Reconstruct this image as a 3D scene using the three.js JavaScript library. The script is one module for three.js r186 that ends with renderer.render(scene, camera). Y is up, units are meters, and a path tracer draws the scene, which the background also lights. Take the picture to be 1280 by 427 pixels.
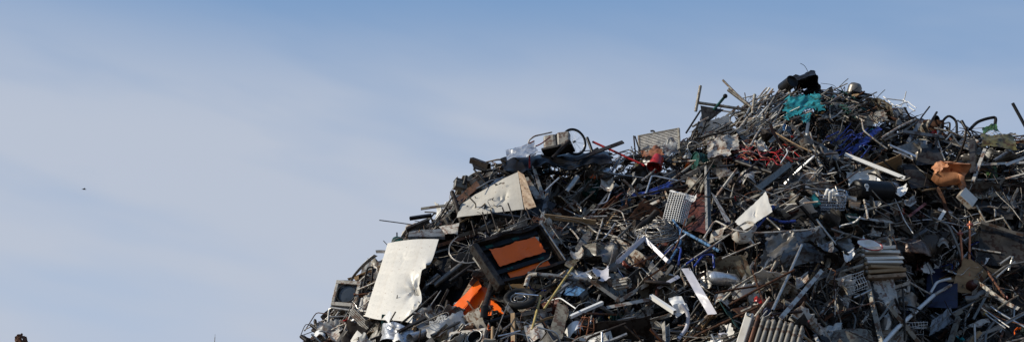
import * as THREE from 'three';
import { mergeGeometries, toCreasedNormals } from 'three/addons/utils/BufferGeometryUtils.js';
import { RoundedBoxGeometry } from 'three/addons/geometries/RoundedBoxGeometry.js';
import { ImprovedNoise } from 'three/addons/math/ImprovedNoise.js';

// ---------------------------------------------------------------- camera, sky, sun, exposure
const scene = new THREE.Scene();
const FOV = 20, PITCH = 12, EYE = 1.7;
const camera = new THREE.PerspectiveCamera(FOV, 1280 / 427, 0.1, 2000);
camera.position.set(0, EYE, 0);
camera.rotation.set(THREE.MathUtils.degToRad(PITCH), 0, 0);
const renderer = new THREE.WebGLRenderer({ antialias: true });
renderer.toneMapping = THREE.LinearToneMapping;
renderer.toneMappingExposure = 1.0;
renderer.shadowMap.enabled = true;

const SUN = new THREE.Vector3(-0.80, 0.54, 0.05).normalize();
const sun = new THREE.DirectionalLight(new THREE.Color().setRGB(1.0, 0.92, 0.78), 5);
sun.name = 'sun';
sun.position.set(6, 5, -25).addScaledVector(SUN, 60);
sun.target.position.set(6, 5, -25);
sun.castShadow = true;
Object.assign(sun.shadow.camera, { left: -25, right: 25, top: 25, bottom: -25, near: 1, far: 140 });
sun.shadow.mapSize.set(4096, 4096);
scene.add(sun, sun.target);

const perlin = new ImprovedNoise();
const fbm = (x, y, z, o = 4) => { let s = 0, a = 1, f = 1, n = 0; for (let i = 0; i < o; i++) { s += a * perlin.noise(x * f, y * f, z * f); n += a; a *= 0.5; f *= 2.03; } return s / n; };
const clamp = (x, a, b) => Math.min(b, Math.max(a, x)), lerp = (a, b, t) => a + (b - a) * t;
const smooth = (a, b, x) => { const t = clamp((x - a) / (b - a), 0, 1); return t * t * (3 - 2 * t); };
{
  // clear blue air over a thin, wind-drawn high veil; one continuous function of direction for the whole sky
  const Wd = 2048, Hd = 1024, data = new Float32Array(Wd * Hd * 4);
  const zen = [0.10, 0.205, 0.45], mid = [0.18, 0.325, 0.565], hor = [0.395, 0.51, 0.695], veil = [0.505, 0.555, 0.655];
  for (let r = 0; r < Hd; r++) {
    const el = ((r + 0.5) / Hd - 0.5) * Math.PI, y = Math.sin(el), c = Math.cos(el), deg = el * 180 / Math.PI;
    for (let k = 0; k < Wd; k++) {
      const a = ((k + 0.5) / Wd - 0.5) * 2 * Math.PI, x = Math.cos(a) * c, z = Math.sin(a) * c;
      const cs = x * SUN.x + y * SUN.y + z * SUN.z;
      const g1 = smooth(0, 22, deg), g2 = smooth(18, 80, deg);
      const wisps = fbm(x * 2.1 + 4.2, y * 9 + x * 1.8, z * 2.1 + 1.7, 5), fine = fbm(x * 6 + 9, y * 26 + x * 5, z * 6, 4);
      const v = clamp(0.34 + 1.05 * wisps + 0.3 * fine + 0.62 * smooth(-0.45, 0.1, cs), 0, 1) * smooth(24, 13, deg) + 0.1 * smooth(0.1, 0.5, wisps) * smooth(14, 24, deg);
      const glow = 0.22 * Math.pow(Math.max(0, cs), 6);
      const dusk = smooth(-1, -14, deg);
      for (let i = 0; i < 3; i++) {
        let s = lerp(lerp(hor[i], mid[i], g1), zen[i], g2);
        s = lerp(s, veil[i], clamp(v, 0, 1) * 0.92) + glow * [1, 0.96, 0.9][i];
        data[(r * Wd + k) * 4 + i] = lerp(s, [0.16, 0.15, 0.14][i], dusk);
      }
      data[(r * Wd + k) * 4 + 3] = 1;
    }
  }
  const sky = new THREE.DataTexture(data, Wd, Hd, THREE.RGBAFormat, THREE.FloatType);
  sky.mapping = THREE.EquirectangularReflectionMapping;
  sky.magFilter = THREE.LinearFilter; sky.minFilter = THREE.LinearFilter; sky.wrapS = THREE.RepeatWrapping;
  sky.needsUpdate = true;
  scene.background = sky;
  scene.environment = sky;
}

// ---------------------------------------------------------------- random numbers and small maths
const rngOf = (s) => () => { s = (s + 0x6d2b79f5) | 0; let t = Math.imul(s ^ (s >>> 15), 1 | s); t = (t + Math.imul(t ^ (t >>> 7), 61 | t)) ^ t; return ((t ^ (t >>> 14)) >>> 0) / 4294967296; };
const R = rngOf(20417);
const rr = (a, b, f = R) => a + (b - a) * f();
const pick = (l, f = R) => l[Math.floor(f() * l.length)];
const V = (x, y, z) => new THREE.Vector3(x, y, z);
const RAD = Math.PI / 180;

// sight lines: the photograph was surveyed as points (column, row) on its 1280 x 427 grid; a point is put on the heap's slope or at a stated distance
const F = 213.5 / Math.tan(FOV / 2 * RAD), cp = Math.cos(PITCH * RAD), sp = Math.sin(PITCH * RAD);
const sight = (px, py) => { const x = (px - 640) / F, y = (213.5 - py) / F; return V(x, y * cp + sp, y * sp - cp).normalize(); };
const atDist = (px, py, d) => { const s = sight(px, py); return s.multiplyScalar(d / -s.z).add(V(0, EYE, 0)); };

// ---------------------------------------------------------------- the heap: ridge line, foot line, bulging rough slopes
// column, ridge row, distance of the ridge, distance of the foot
const COLS = [[200, 560, 25, 24.2], [270, 520, 25.2, 23], [330, 490, 25.6, 21.6], [385, 440, 26, 20.6], [420, 400, 26.3, 20.1], [460, 352, 26.8, 19.6], [500, 314, 27.2, 19.2], [550, 274, 27.6, 18.9],
  [600, 230, 28, 18.5], [650, 204, 28.4, 18.3], [700, 192, 28.7, 18.1], [750, 197, 29, 18], [800, 202, 29.3, 18], [850, 192, 29.6, 18], [885, 163, 30, 18], [920, 147, 30.3, 18], [960, 130, 30.7, 18],
  [1000, 118, 31, 18], [1050, 119, 31, 18], [1100, 136, 30.9, 18], [1150, 154, 30.6, 18], [1200, 170, 30.2, 18.1], [1250, 174, 30, 18.2], [1300, 176, 30, 18.4], [1400, 190, 30, 18.8], [1500, 240, 30, 19.6], [1600, 330, 30, 21], [1700, 440, 30, 23], [1780, 540, 30, 26]];
function colAt(px) {
  px = clamp(px, COLS[0][0], COLS[COLS.length - 1][0]);
  let i = 0; while (i < COLS.length - 2 && COLS[i + 1][0] < px) i++;
  const a = COLS[i], b = COLS[i + 1], t = (px - a[0]) / (b[0] - a[0]);
  return [1, 2, 3].map((k) => lerp(a[k], b[k], t));
}
const TR = 0.66;
// hollows in the slope: column, row, half width, depth in metres
const HOLLOWS = [[566, 350, 30, 1.5], [715, 226, 46, 1.0], [1070, 205, 34, 0.7], [868, 262, 24, 0.6], [1235, 335, 60, 1.1], [1190, 285, 40, 0.7], [1150, 392, 46, 0.9], [1020, 385, 34, 0.8], [985, 232, 30, 0.6], [780, 395, 34, 0.6], [880, 405, 30, 0.6], [1055, 165, 30, 0.6], [690, 300, 24, 0.5], [925, 330, 30, 0.6]].map(([px, py, w, d]) => {
  let best = 0, bd = 1e9;
  for (let t = 0.02; t < TR; t += 0.005) { const p = bareSurf(px, t).sub(V(0, EYE, 0)), row = 213.5 - F * (p.y * cp + p.z * sp) / (p.y * sp - p.z * cp); if (Math.abs(row - py) < bd) { bd = Math.abs(row - py); best = t; } }
  return [px, best, w, d];
});
function bareSurf(px, t) {
  const [row, dr, df] = colAt(px), top = atDist(px, row, dr);
  top.y = Math.max(top.y, 0.02);
  const foot = V(top.x * df / dr, 0, -df), p = V();
  if (t <= TR) { const s = t / TR; p.lerpVectors(foot, top, s); p.y += top.y * 0.035 * Math.sin(Math.PI * s); }
  else { const s = (t - TR) / (1 - TR); p.set(top.x * (1 + 0.25 * s), top.y * (1 - Math.pow(s, 1.35)), -dr - 10 * s); }
  const w = Math.min(smooth(0, 0.12, t), lerp(1, 0.35, smooth(TR - 0.12, TR, t))) * Math.min(1, top.y / 2);
  const n = (0.85 * fbm(p.x * 0.42, p.y * 0.42, p.z * 0.42 + 7, 3) + 0.32 * fbm(p.x * 1.6 + 3, p.y * 1.6, p.z * 1.6, 3)) * w;
  p.y += n * 0.72; p.z += n * 0.72 * (t <= TR ? 1 : -1);
  return p;
}
function surf(px, t) {
  const p = bareSurf(px, t); let d = 0;
  for (const [hx, ht, w, dd] of HOLLOWS) { const q = ((px - hx) / w) ** 2 + ((t - ht) / (w * 0.0019)) ** 2; if (q < 6) d += dd * Math.exp(-q); }
  d += 1.7 * smooth(950, 1200, px) * smooth(0.64, 0.34, t) * smooth(0, 0.1, t);   // beyond the bulge below the summit the slope falls back
  p.y -= d * 0.35; p.z -= d * 0.94;
  return p;
}
function surfNormal(px, t) {
  const a = surf(px - 8, t), b = surf(px + 8, t), c = surf(px, clamp(t - 0.012, 0, 1)), d = surf(px, clamp(t + 0.012, 0, 1));
  return b.sub(a).cross(d.sub(c)).normalize();
}
const coreGeo = new THREE.BufferGeometry();
{
  const NU = 260, NT = 84, pos = [], idx = [], uv = [];
  for (let i = 0; i <= NU; i++) for (let j = 0; j <= NT; j++) {
    const p = surf(lerp(COLS[0][0], COLS[COLS.length - 1][0], i / NU), j / NT); pos.push(p.x, p.y, p.z); uv.push(p.x * 0.5, (p.y - p.z) * 0.5);
  }
  for (let i = 0; i < NU; i++) for (let j = 0; j < NT; j++) { const a = i * (NT + 1) + j, b = a + NT + 1; idx.push(a, b, a + 1, b, b + 1, a + 1); }
  coreGeo.setAttribute('position', new THREE.Float32BufferAttribute(pos, 3));
  coreGeo.setAttribute('uv', new THREE.Float32BufferAttribute(uv, 2));
  coreGeo.setIndex(idx); coreGeo.computeVertexNormals(); coreGeo.computeBoundingSphere();
}
const probe = new THREE.Mesh(coreGeo, new THREE.MeshBasicMaterial({ side: THREE.DoubleSide }));
const caster = new THREE.Raycaster();
const slopeHit = (px, py) => { caster.set(V(0, EYE, 0), sight(px, py)); return caster.intersectObject(probe)[0]; };
// a surveyed point: third value under 5 = metres out from the slope, otherwise the distance
function at(px, py, off = 0.2) {
  if (off > 5) return atDist(px, py, off);
  const h = slopeHit(px, py);
  const d = h ? -h.point.z : colAt(px)[1] - 0.1;
  return atDist(px, py, d - off * 1.25);
}
const perPx = (p) => -p.z / F;

// ---------------------------------------------------------------- textures: grain, stains, scratches, rust (tileable)
function tile(seed, n) {
  const f = rngOf(seed), g = Float32Array.from({ length: n * n }, () => f());
  return (x, y) => {
    x = ((x % 1) + 1) % 1 * n; y = ((y % 1) + 1) % 1 * n;
    const i = Math.floor(x), j = Math.floor(y), u = x - i, v = y - j, s = u * u * (3 - 2 * u), t = v * v * (3 - 2 * v), q = (a, b) => g[(b % n) * n + (a % n)];
    return lerp(lerp(q(i, j), q(i + 1, j), s), lerp(q(i, j + 1), q(i + 1, j + 1), s), t);
  };
}
const layers = (seed, n0) => { const l = [0, 1, 2, 3, 4].map((k) => tile(seed + k, n0 << k)); return (x, y) => (l[0](x, y) * 16 + l[1](x, y) * 8 + l[2](x, y) * 4 + l[3](x, y) * 2 + l[4](x, y)) / 31; };
function texture(size, fn, srgb = true, rep = 1) {
  const d = new Uint8Array(size * size * 4);
  for (let j = 0; j < size; j++) for (let i = 0; i < size; i++) {
    const c = fn(i / size, j / size), o = (j * size + i) * 4;
    for (let k = 0; k < 3; k++) d[o + k] = clamp(Math.round((srgb ? Math.pow(clamp(c[k], 0, 1), 1 / 2.2) : c[k]) * 255), 0, 255);
    d[o + 3] = 255;
  }
  const t = new THREE.DataTexture(d, size, size);
  t.wrapS = t.wrapT = THREE.RepeatWrapping; t.magFilter = THREE.LinearFilter; t.minFilter = THREE.LinearMipmapLinearFilter; t.generateMipmaps = true;
  if (srgb) t.colorSpace = THREE.SRGBColorSpace;
  t.repeat.set(rep, rep); t.needsUpdate = true;
  return t;
}
const nA = layers(11, 3), nB = layers(31, 6), nC = layers(51, 14), nD = layers(71, 40);
const scr = layers(91, 2);
const mixc = (a, b, t) => a.map((x, i) => lerp(x, b[i], t));
const dirtFn = (rust) => (x, y) => {
  let v = 0.74 + 0.34 * (nA(x, y) - 0.5) + 0.3 * (nB(x, y) - 0.5) + 0.18 * (nD(x, y) - 0.5);
  let c = [v, v * 0.985, v * 0.96];
  c = mixc(c, [0.30, 0.25, 0.19], smooth(0.56, 0.74, nB(x + 0.31, y + 0.7)) * 0.55);
  c = mixc(c, [0.24, 0.105, 0.045], smooth(0.62 - rust, 0.70 - rust, 0.6 * nB(x + 0.6, y + 0.15) + 0.4 * nC(x, y)) * 0.85);
  const s = Math.abs(scr(x * 1, y * 9 + nA(x, y) * 0.6) - 0.5);
  return mixc(c, [0.98, 0.97, 0.95], s < 0.006 ? 0.45 : 0);
};
const texPaint = texture(512, dirtFn(0.0)), texWorn = texture(512, dirtFn(0.08));
const texClean = texture(512, (x, y) => { const v = 0.92 + 0.2 * (nA(x, y) - 0.5) + 0.05 * (nC(x, y) - 0.5); return mixc([v, v * 0.985, v * 0.955], [0.6, 0.5, 0.38], smooth(0.5, 0.8, nA(x + 0.31, y + 0.7)) * 0.35); });
const texSheet = texture(512, (x, y) => {
  const v = 0.93 + 0.14 * (nA(x, y) - 0.5) + 0.05 * (nC(x, y) - 0.5); let c = [v, v * 0.985, v * 0.955];
  c = mixc(c, [0.62, 0.5, 0.37], smooth(0.58, 0.78, nB(x, 0.13 + nA(x, y) * 0.08) * 0.7 + nA(x + 0.4, y) * 0.3) * 0.16);
  c = mixc(c, [0.3, 0.15, 0.07], smooth(0.69, 0.75, 0.55 * nB(x + 0.6, y + 0.15) + 0.45 * nC(x + 0.2, y)) * 0.8);
  if (Math.abs(scr(x, y * 5 + nA(x, y) * 0.5) - 0.52) < 0.003) c = mixc(c, [0.4, 0.36, 0.32], 0.6);
  return c;
});
const texMetal = texture(512, (x, y) => { const v = 0.72 + 0.5 * (nB(x * 1, y * 3) - 0.5) + 0.35 * (nC(x, y) - 0.5) + 0.2 * (nD(x, y) - 0.5); return mixc([v, v, v * 1.01], [0.36, 0.3, 0.24], smooth(0.55, 0.75, nA(x + 0.2, y + 0.8)) * 0.6); });
const texRust = texture(512, (x, y) => mixc(mixc([0.55, 0.42, 0.34], [1, 0.72, 0.5], nB(x, y)), [0.28, 0.22, 0.2], smooth(0.45, 0.62, nA(x + 0.4, y) * 0.5 + nC(x, y) * 0.5)));
const texWood = texture(512, (x, y) => { const v = 0.7 + 0.5 * (nC(x * 0.2, y * 2) - 0.5) + 0.4 * (nB(x, y) - 0.5); return [v, v * 0.95, v * 0.88]; });
const texSoil = texture(512, (x, y) => { const v = 0.35 + 0.9 * (nC(x, y) - 0.3) * nD(x, y) + 0.5 * (nA(x, y) - 0.4); return mixc([v, v * 0.82, v * 0.66], [v * 0.7, v * 0.72, v * 0.76], smooth(0.4, 0.6, nB(x, y))); });
const texBump = texture(512, (x, y) => { const v = 0.5 * nC(x, y) + 0.35 * nD(x, y) + 0.15 * nB(x, y); return [v, v, v]; }, false);
const texRough = texture(512, (x, y) => { const v = 0.72 + 0.55 * (nB(x + 0.5, y) - 0.5) + 0.3 * (nC(x, y) - 0.5); return [v, v, v]; }, false);

// ---------------------------------------------------------------- materials (base colours, linear)
const MAT = {}, ADJ = {};
function mat(key, adj, rgb, o = {}) {
  const m = new THREE.MeshPhysicalMaterial({ specularIntensity: o.spec ?? (Math.max(...rgb) < 0.1 ? 0.3 : 0.7), color: new THREE.Color().setRGB(...rgb), map: o.map ?? texPaint, roughness: o.rough ?? 0.6, metalness: o.metal ?? 0, roughnessMap: texRough, bumpMap: texBump, bumpScale: o.bump ?? 0.002, side: THREE.DoubleSide });
  m.name = key; MAT[key] = m; ADJ[key] = adj;
  return m;
}
mat('galv', 'galvanised grey', [0.47, 0.45, 0.41], { map: texMetal, metal: 0.75, rough: 0.55 });
mat('alu', 'pale aluminium', [0.68, 0.68, 0.67], { map: texMetal, metal: 0.75, rough: 0.5 });
mat('chrome', 'shiny chrome', [0.82, 0.82, 0.82], { map: texMetal, metal: 1, rough: 0.22 });
mat('steel', 'dull steel', [0.20, 0.185, 0.163], { map: texMetal, metal: 0.6, rough: 0.55 });
mat('dark', 'dark grey', [0.04, 0.038, 0.036], { map: texWorn, rough: 0.55 });
mat('black', 'black', [0.014, 0.014, 0.015], { map: texPaint, rough: 0.5 });
mat('soot', 'brown-black', [0.036, 0.028, 0.023], { map: texWorn, rough: 0.8 });
mat('grey', 'grey painted', [0.16, 0.15, 0.137], { map: texWorn });
mat('light', 'light grey', [0.48, 0.455, 0.405], { map: texWorn });
mat('white', 'white enamelled', [0.70, 0.70, 0.685], { map: texClean, rough: 0.45 });
mat('cream', 'cream painted', [0.60, 0.575, 0.52], { map: texClean, rough: 0.5 });
mat('lilac', 'pale lilac', [0.42, 0.42, 0.475], { map: texClean, rough: 0.5 });
mat('rust', 'rusty brown', [0.16, 0.085, 0.05], { map: texRust, rough: 0.9, bump: 0.004 });
mat('drust', 'dark rusty', [0.075, 0.045, 0.031], { map: texRust, rough: 0.9, bump: 0.004 });
mat('orust', 'orange rusty', [0.26, 0.12, 0.06], { map: texRust, rough: 0.9, bump: 0.004 });
mat('tan', 'tan leather-brown', [0.60, 0.27, 0.13], { rough: 0.7 });
mat('board', 'pale brown', [0.34, 0.24, 0.155], { rough: 0.85 });
mat('orange', 'orange painted', [0.80, 0.125, 0.003], { map: texClean, rough: 0.5 });
mat('red', 'red painted', [0.45, 0.025, 0.02], { map: texWorn, rough: 0.45 });
mat('dred', 'dark red', [0.10, 0.028, 0.02], { map: texWorn });
mat('pink', 'faded red', [0.33, 0.10, 0.08], {map: texWorn, });
mat('blue', 'deep blue', [0.03, 0.058, 0.30], { map: texWorn, rough: 0.45 });
mat('lblue', 'light blue', [0.09, 0.21, 0.40], { map: texWorn, rough: 0.5 });
mat('gblue', 'grey-blue', [0.175, 0.19, 0.205], { map: texWorn });
mat('teal', 'teal', [0.016, 0.25, 0.30], { map: texWorn, rough: 0.75 });
mat('dteal', 'dark green', [0.02, 0.085, 0.075], { map: texWorn });
mat('green', 'bright green', [0.05, 0.13, 0.045], {map: texWorn, });
mat('olive', 'olive yellow', [0.15, 0.13, 0.04], { map: texWorn });
mat('khaki', 'khaki grey', [0.17, 0.16, 0.13], { map: texWorn });
mat('yellow', 'pale yellow', [0.55, 0.42, 0.15], {});
mat('wood', 'weathered wooden', [0.36, 0.25, 0.14], { map: texWood, rough: 0.9 });
mat('copper', 'copper orange', [0.55, 0.20, 0.09], { map: texMetal, metal: 0.5, rough: 0.5 });
mat('rubber', 'black rubber', [0.022, 0.022, 0.022], { rough: 0.85, bump: 0.003 });
mat('glass', 'smoky', [0.05, 0.06, 0.075], { spec: 1, rough: 0.14, bump: 0 });
mat('ribs', 'grey-white', [0.27, 0.255, 0.225], { map: texWorn });
mat('beige', 'beige grey', [0.34, 0.32, 0.27], { map: texWorn });
mat('ivory', 'cream-white', [0.62, 0.60, 0.55], { map: texSheet, rough: 0.5 });
mat('dullcream', 'dull cream', [0.47, 0.445, 0.39], { map: texSheet, rough: 0.6 });
mat('soil', 'dark', [0.20, 0.17, 0.14], { map: texSoil, rough: 1, bump: 0.03 });
mat('yard', 'dusty', [0.22, 0.20, 0.17], { map: texSoil, rough: 1, bump: 0.02 });

// ---------------------------------------------------------------- geometry
const uvBox = (g, s = 1.4) => {                     // uv in metres by the way each face points along the thing's own axes
  if (!g.attributes.normal) g.computeVertexNormals();
  const p = g.attributes.position, n = g.attributes.normal, uv = new Float32Array(p.count * 2);
  for (let i = 0; i < p.count; i++) {
    const ax = Math.abs(n.getX(i)), ay = Math.abs(n.getY(i)), az = Math.abs(n.getZ(i)), x = p.getX(i), y = p.getY(i), z = p.getZ(i);
    const [u, v] = ax > ay && ax > az ? [z, y] : ay > az ? [x, z] : [x, y];
    uv[i * 2] = u * s; uv[i * 2 + 1] = v * s;
  }
  g.setAttribute('uv', new THREE.BufferAttribute(uv, 2));
  return g;
};
const plainAttrs = (g) => { const o = g.index ? g.toNonIndexed() : g; for (const k of Object.keys(o.attributes)) if (!['position', 'normal', 'uv'].includes(k)) o.deleteAttribute(k); return o; };
const join = (l) => mergeGeometries(l.map(plainAttrs));
const move = (g, x, y, z, rx = 0, ry = 0, rz = 0) => { if (rx || ry || rz) g.applyMatrix4(new THREE.Matrix4().makeRotationFromEuler(new THREE.Euler(rx, ry, rz))); return g.translate(x, y, z); };
const box = (w, h, d, x = 0, y = 0, z = 0, r) => uvBox(move(new RoundedBoxGeometry(w, h, d, 1, r ?? Math.min(w, h, d) * 0.12), x, y, z));
const cyl = (r0, r1, h, n = 20, open = false) => uvBox(new THREE.CylinderGeometry(r0, r1, h, n, 3, open));
const ring = (R0, r, a = 28, b = 8, arc = Math.PI * 2) => uvBox(new THREE.TorusGeometry(R0, r, b, a, arc));
const lathe = (pts, n = 22) => uvBox(new THREE.LatheGeometry(pts.map(([x, y]) => new THREE.Vector2(x, y)), n));
function bendPath(pts, rad) {                        // straight runs with rounded elbows
  const c = new THREE.CurvePath();
  let a = pts[0].clone();
  for (let i = 1; i < pts.length; i++) {
    if (i === pts.length - 1) { c.add(new THREE.LineCurve3(a, pts[i].clone())); break; }
    const p = pts[i], u = a.clone().sub(p), v = pts[i + 1].clone().sub(p), d = Math.min(rad, u.length() * 0.45, v.length() * 0.45);
    const p0 = p.clone().addScaledVector(u.normalize(), d), p1 = p.clone().addScaledVector(v.normalize(), d);
    c.add(new THREE.LineCurve3(a, p0)); c.add(new THREE.QuadraticBezierCurve3(p0, p.clone(), p1)); a = p1;
  }
  return c;
}
function tube(pts, r, o = {}) {
  const curve = o.spline ? new THREE.CatmullRomCurve3(pts, o.closed ?? false) : bendPath(pts, o.rad ?? r * 3.5);
  const n = o.seg ?? (o.spline ? pts.length * 6 : (pts.length - 1) * 7), L = curve.getLength();
  const g = new THREE.TubeGeometry(curve, n, r, o.radial ?? 7, o.closed ?? false), uv = g.attributes.uv;
  for (let i = 0; i < uv.count; i++) uv.setXY(i, uv.getX(i) * L * 1.4, uv.getY(i) * r * 9);
  return g;
}
const PROFILE = {
  square: (w) => { const s = new THREE.Shape([[-w, -w], [w, -w], [w, w], [-w, w]].map((p) => new THREE.Vector2(...p))); const q = w * 0.84; s.holes.push(new THREE.Path([[-q, -q], [-q, q], [q, q], [q, -q]].map((p) => new THREE.Vector2(...p)))); return s; },
  angle: (w) => { const t = Math.max(w * 0.16, 0.004); return new THREE.Shape([[-w, -w], [w, -w], [w, -w + t], [-w + t, -w + t], [-w + t, w], [-w, w]].map((p) => new THREE.Vector2(...p))); },
  channel: (w) => { const t = Math.max(w * 0.14, 0.004), h = w * 0.8; return new THREE.Shape([[-w, -h], [w, -h], [w, h], [w - t, h], [w - t, -h + t], [-w + t, -h + t], [-w + t, h], [-w, h]].map((p) => new THREE.Vector2(...p))); },
  strip: (w) => { const t = Math.max(0.003, w * 0.06); return new THREE.Shape([[-w, -t], [w, -t], [w, t], [-w, t]].map((p) => new THREE.Vector2(...p))); },
  plank: (w) => { const t = w * 0.28; return new THREE.Shape([[-w, -t], [w, -t], [w, t], [-w, t]].map((p) => new THREE.Vector2(...p))); },
};
function profileBar(kind, w, L, o = {}) {            // along local x, gently bent and twisted
  const g = new THREE.ExtrudeGeometry(PROFILE[kind](w), { depth: L, bevelEnabled: false, steps: o.steps ?? 8 });
  g.translate(0, 0, -L / 2); g.rotateY(Math.PI / 2);
  const p = g.attributes.position, bend = o.bend ?? 0, tw = o.twist ?? 0, kink = o.kink ?? 0, kx = o.kx ?? 0;
  for (let i = 0; i < p.count; i++) {
    const x = p.getX(i), s = x / L; let y = p.getY(i), z = p.getZ(i);
    const a = tw * s, c = Math.cos(a), q = Math.sin(a); [y, z] = [y * c - z * q, y * q + z * c];
    y += bend * L * (0.25 - s * s * 1) + kink * Math.max(0, x - kx * L);
    z += bend * 0.5 * L * Math.sin(s * 3);
    p.setXYZ(i, x, y, z);
  }
  g.computeVertexNormals();
  return uvBox(g);
}
// a plate between four corners (tl, tr, br, bl): thickness, waves, dents, folded or torn edges
function sheet(c, o = {}) {
  const { nx = 14, ny = 14, amp = 0.02, freq = 2, th = 0.004, seed = 0, dents = [], jag = 0, ridge = 0, crease = 0.55, flange = 0 } = o;
  const n = c[1].clone().sub(c[3]).cross(c[0].clone().sub(c[2])).normalize(); if (o.flip) n.negate();
  const lo = c[0].distanceTo(c[1]), hi = c[0].distanceTo(c[3]), grid = [], S = seed * 13.7;
  for (let j = 0; j <= ny; j++) for (let i = 0; i <= nx; i++) {
    let u = i / nx, v = j / ny; if (o.warp) [u, v] = o.warp(u, v);
    const p = c[0].clone().multiplyScalar((1 - u) * (1 - v)).addScaledVector(c[1], u * (1 - v)).addScaledVector(c[2], u * v).addScaledVector(c[3], (1 - u) * v);
    const x = u * lo * freq, y = v * hi * freq;
    let d = amp * (fbm(x + S, y, S, 3) * 1.6) + ridge * (0.5 - Math.abs(perlin.noise(x * 0.8 + S, y * 0.8 + 5, S + 3)) * 2);
    for (const [du, dv, dr, dd] of dents) { const q = Math.hypot((u - du) * lo, (v - dv) * hi) / dr; if (q < 1) d -= dd * (1 - q) * (1 - q) * (1 + 0.5 * Math.sin(Math.atan2(v - dv, u - du) * 5)); }
    if (o.curl) d += o.curl * (u - 0.5) * (u - 0.5) * 4;
    if (o.roll) d += o.roll * v * v;
    p.addScaledVector(n, d);
    if (jag && (i === 0 || j === 0 || i === nx || j === ny)) { const k = jag * perlin.noise(i * 0.83 + S, j * 0.83, 4.4 + S); p.addScaledVector(c[1].clone().sub(c[0]).normalize(), k * (i === 0 || i === nx)).addScaledVector(c[3].clone().sub(c[0]).normalize(), k * (j === 0 || j === ny)); }
    grid.push(p);
  }
  const pos = [], idx = [], W1 = nx + 1, uv = [];
  for (const k of [0.5, -0.5]) grid.forEach((p, i) => { const q = p.clone().addScaledVector(n, k * th); pos.push(q.x, q.y, q.z); uv.push((i % W1) / nx * lo * 1.4 + S * 0.1, Math.floor(i / W1) / ny * hi * 1.4); });
  const N = grid.length;
  for (let j = 0; j < ny; j++) for (let i = 0; i < nx; i++) { const a = j * W1 + i, b = a + W1; idx.push(a, b, a + 1, b, b + 1, a + 1, N + a, N + a + 1, N + b, N + b, N + a + 1, N + b + 1); }
  const rim = []; for (let i = 0; i < nx; i++) rim.push(i); for (let j = 0; j < ny; j++) rim.push(j * W1 + nx); for (let i = nx; i > 0; i--) rim.push(ny * W1 + i); for (let j = ny; j > 0; j--) rim.push(j * W1);
  rim.forEach((a, k) => { const b = rim[(k + 1) % rim.length]; idx.push(a, b, N + a, b, N + b, N + a); });
  const g = new THREE.BufferGeometry();
  g.setAttribute('position', new THREE.Float32BufferAttribute(pos, 3)); g.setAttribute('uv', new THREE.Float32BufferAttribute(uv, 2)); g.setIndex(idx);
  return toCreasedNormals(g, crease);
}
const flatQuad = (w, h) => [V(-w / 2, h / 2, 0), V(w / 2, h / 2, 0), V(w / 2, -h / 2, 0), V(-w / 2, -h / 2, 0)];
function dentGeo(g, amp, freq, seed) {               // knocks a closed shape about
  const p = g.attributes.position;
  for (let i = 0; i < p.count; i++) { const x = p.getX(i), y = p.getY(i), z = p.getZ(i); p.setXYZ(i, x + amp * perlin.noise(x * freq + seed, y * freq, z * freq), y + amp * perlin.noise(x * freq, y * freq + seed + 9, z * freq), z + amp * perlin.noise(x * freq, y * freq, z * freq + seed + 21)); }
  g.computeVertexNormals();
  return g;
}
// an open casing: five dented walls of sheet; mouth towards +z
function casing(w, h, d, th = 0.02, dent = 0.02, seed = 1) {
  const wall = (a, b, x, y, z, rx, ry, s) => move(sheet(flatQuad(a, b), { nx: 6, ny: 6, amp: dent, freq: 2.5, th, seed: s }), x, y, z, rx, ry, 0);
  return join([wall(w, h, 0, 0, -d / 2, 0, 0, seed), wall(d, h, -w / 2, 0, 0, 0, Math.PI / 2, seed + 1), wall(d, h, w / 2, 0, 0, 0, Math.PI / 2, seed + 2), wall(w, d, 0, h / 2, 0, Math.PI / 2, 0, seed + 3), wall(w, d, 0, -h / 2, 0, Math.PI / 2, 0, seed + 4)]);
}
function looseWire(seed, n, size, flat = 0.4) {
  const f = rngOf(seed), pts = []; let p = V(rr(-size, size, f), 0, rr(-size, size, f)), d = V(f() - 0.5, (f() - 0.5) * flat, f() - 0.5).normalize();
  for (let i = 0; i < n; i++) { pts.push(p.clone()); d.add(V(f() - 0.5, (f() - 0.5) * flat, f() - 0.5).multiplyScalar(1.5)).addScaledVector(p, -0.5 / size).normalize(); p = p.clone().addScaledVector(d, size * 0.38); }
  return pts;
}

// ---------------------------------------------------------------- things, parts, labels
const taken = new Map();
const numbered = (n) => { const k = taken.get(n) ?? 0; taken.set(n, k + 1); return k ? n + '_' + String(k).padStart(3, '0') : n; };
const shade = (m) => { m.castShadow = m.receiveShadow = true; return m; };
const ANCHORS = [], CLEAR = [];
const anchor = (phrase, p, r = 0.4) => { if (phrase) ANCHORS.push([phrase, p.clone()]); if (r) CLEAR.push([p.clone(), r]); };
function near(p) {
  let best = null, bd = 1e9;
  for (const a of ANCHORS) { const d = a[1].distanceToSquared(p); if (d < bd) { bd = d; best = a; } }
  const d = p.clone().sub(best[1]), L = d.length();
  const rel = d.y > 0.5 * L ? 'above' : d.y < -0.5 * L ? 'below' : L > 0.8 && d.z > 0.6 * L ? 'in front of' : L > 0.8 && d.z < -0.6 * L ? 'behind' : 'beside';
  return rel + ' the ' + best[0];
}
function tag(o, label, category, group) { o.userData.label = label; o.userData.category = category; if (group) o.userData.group = group; return o; }
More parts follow.
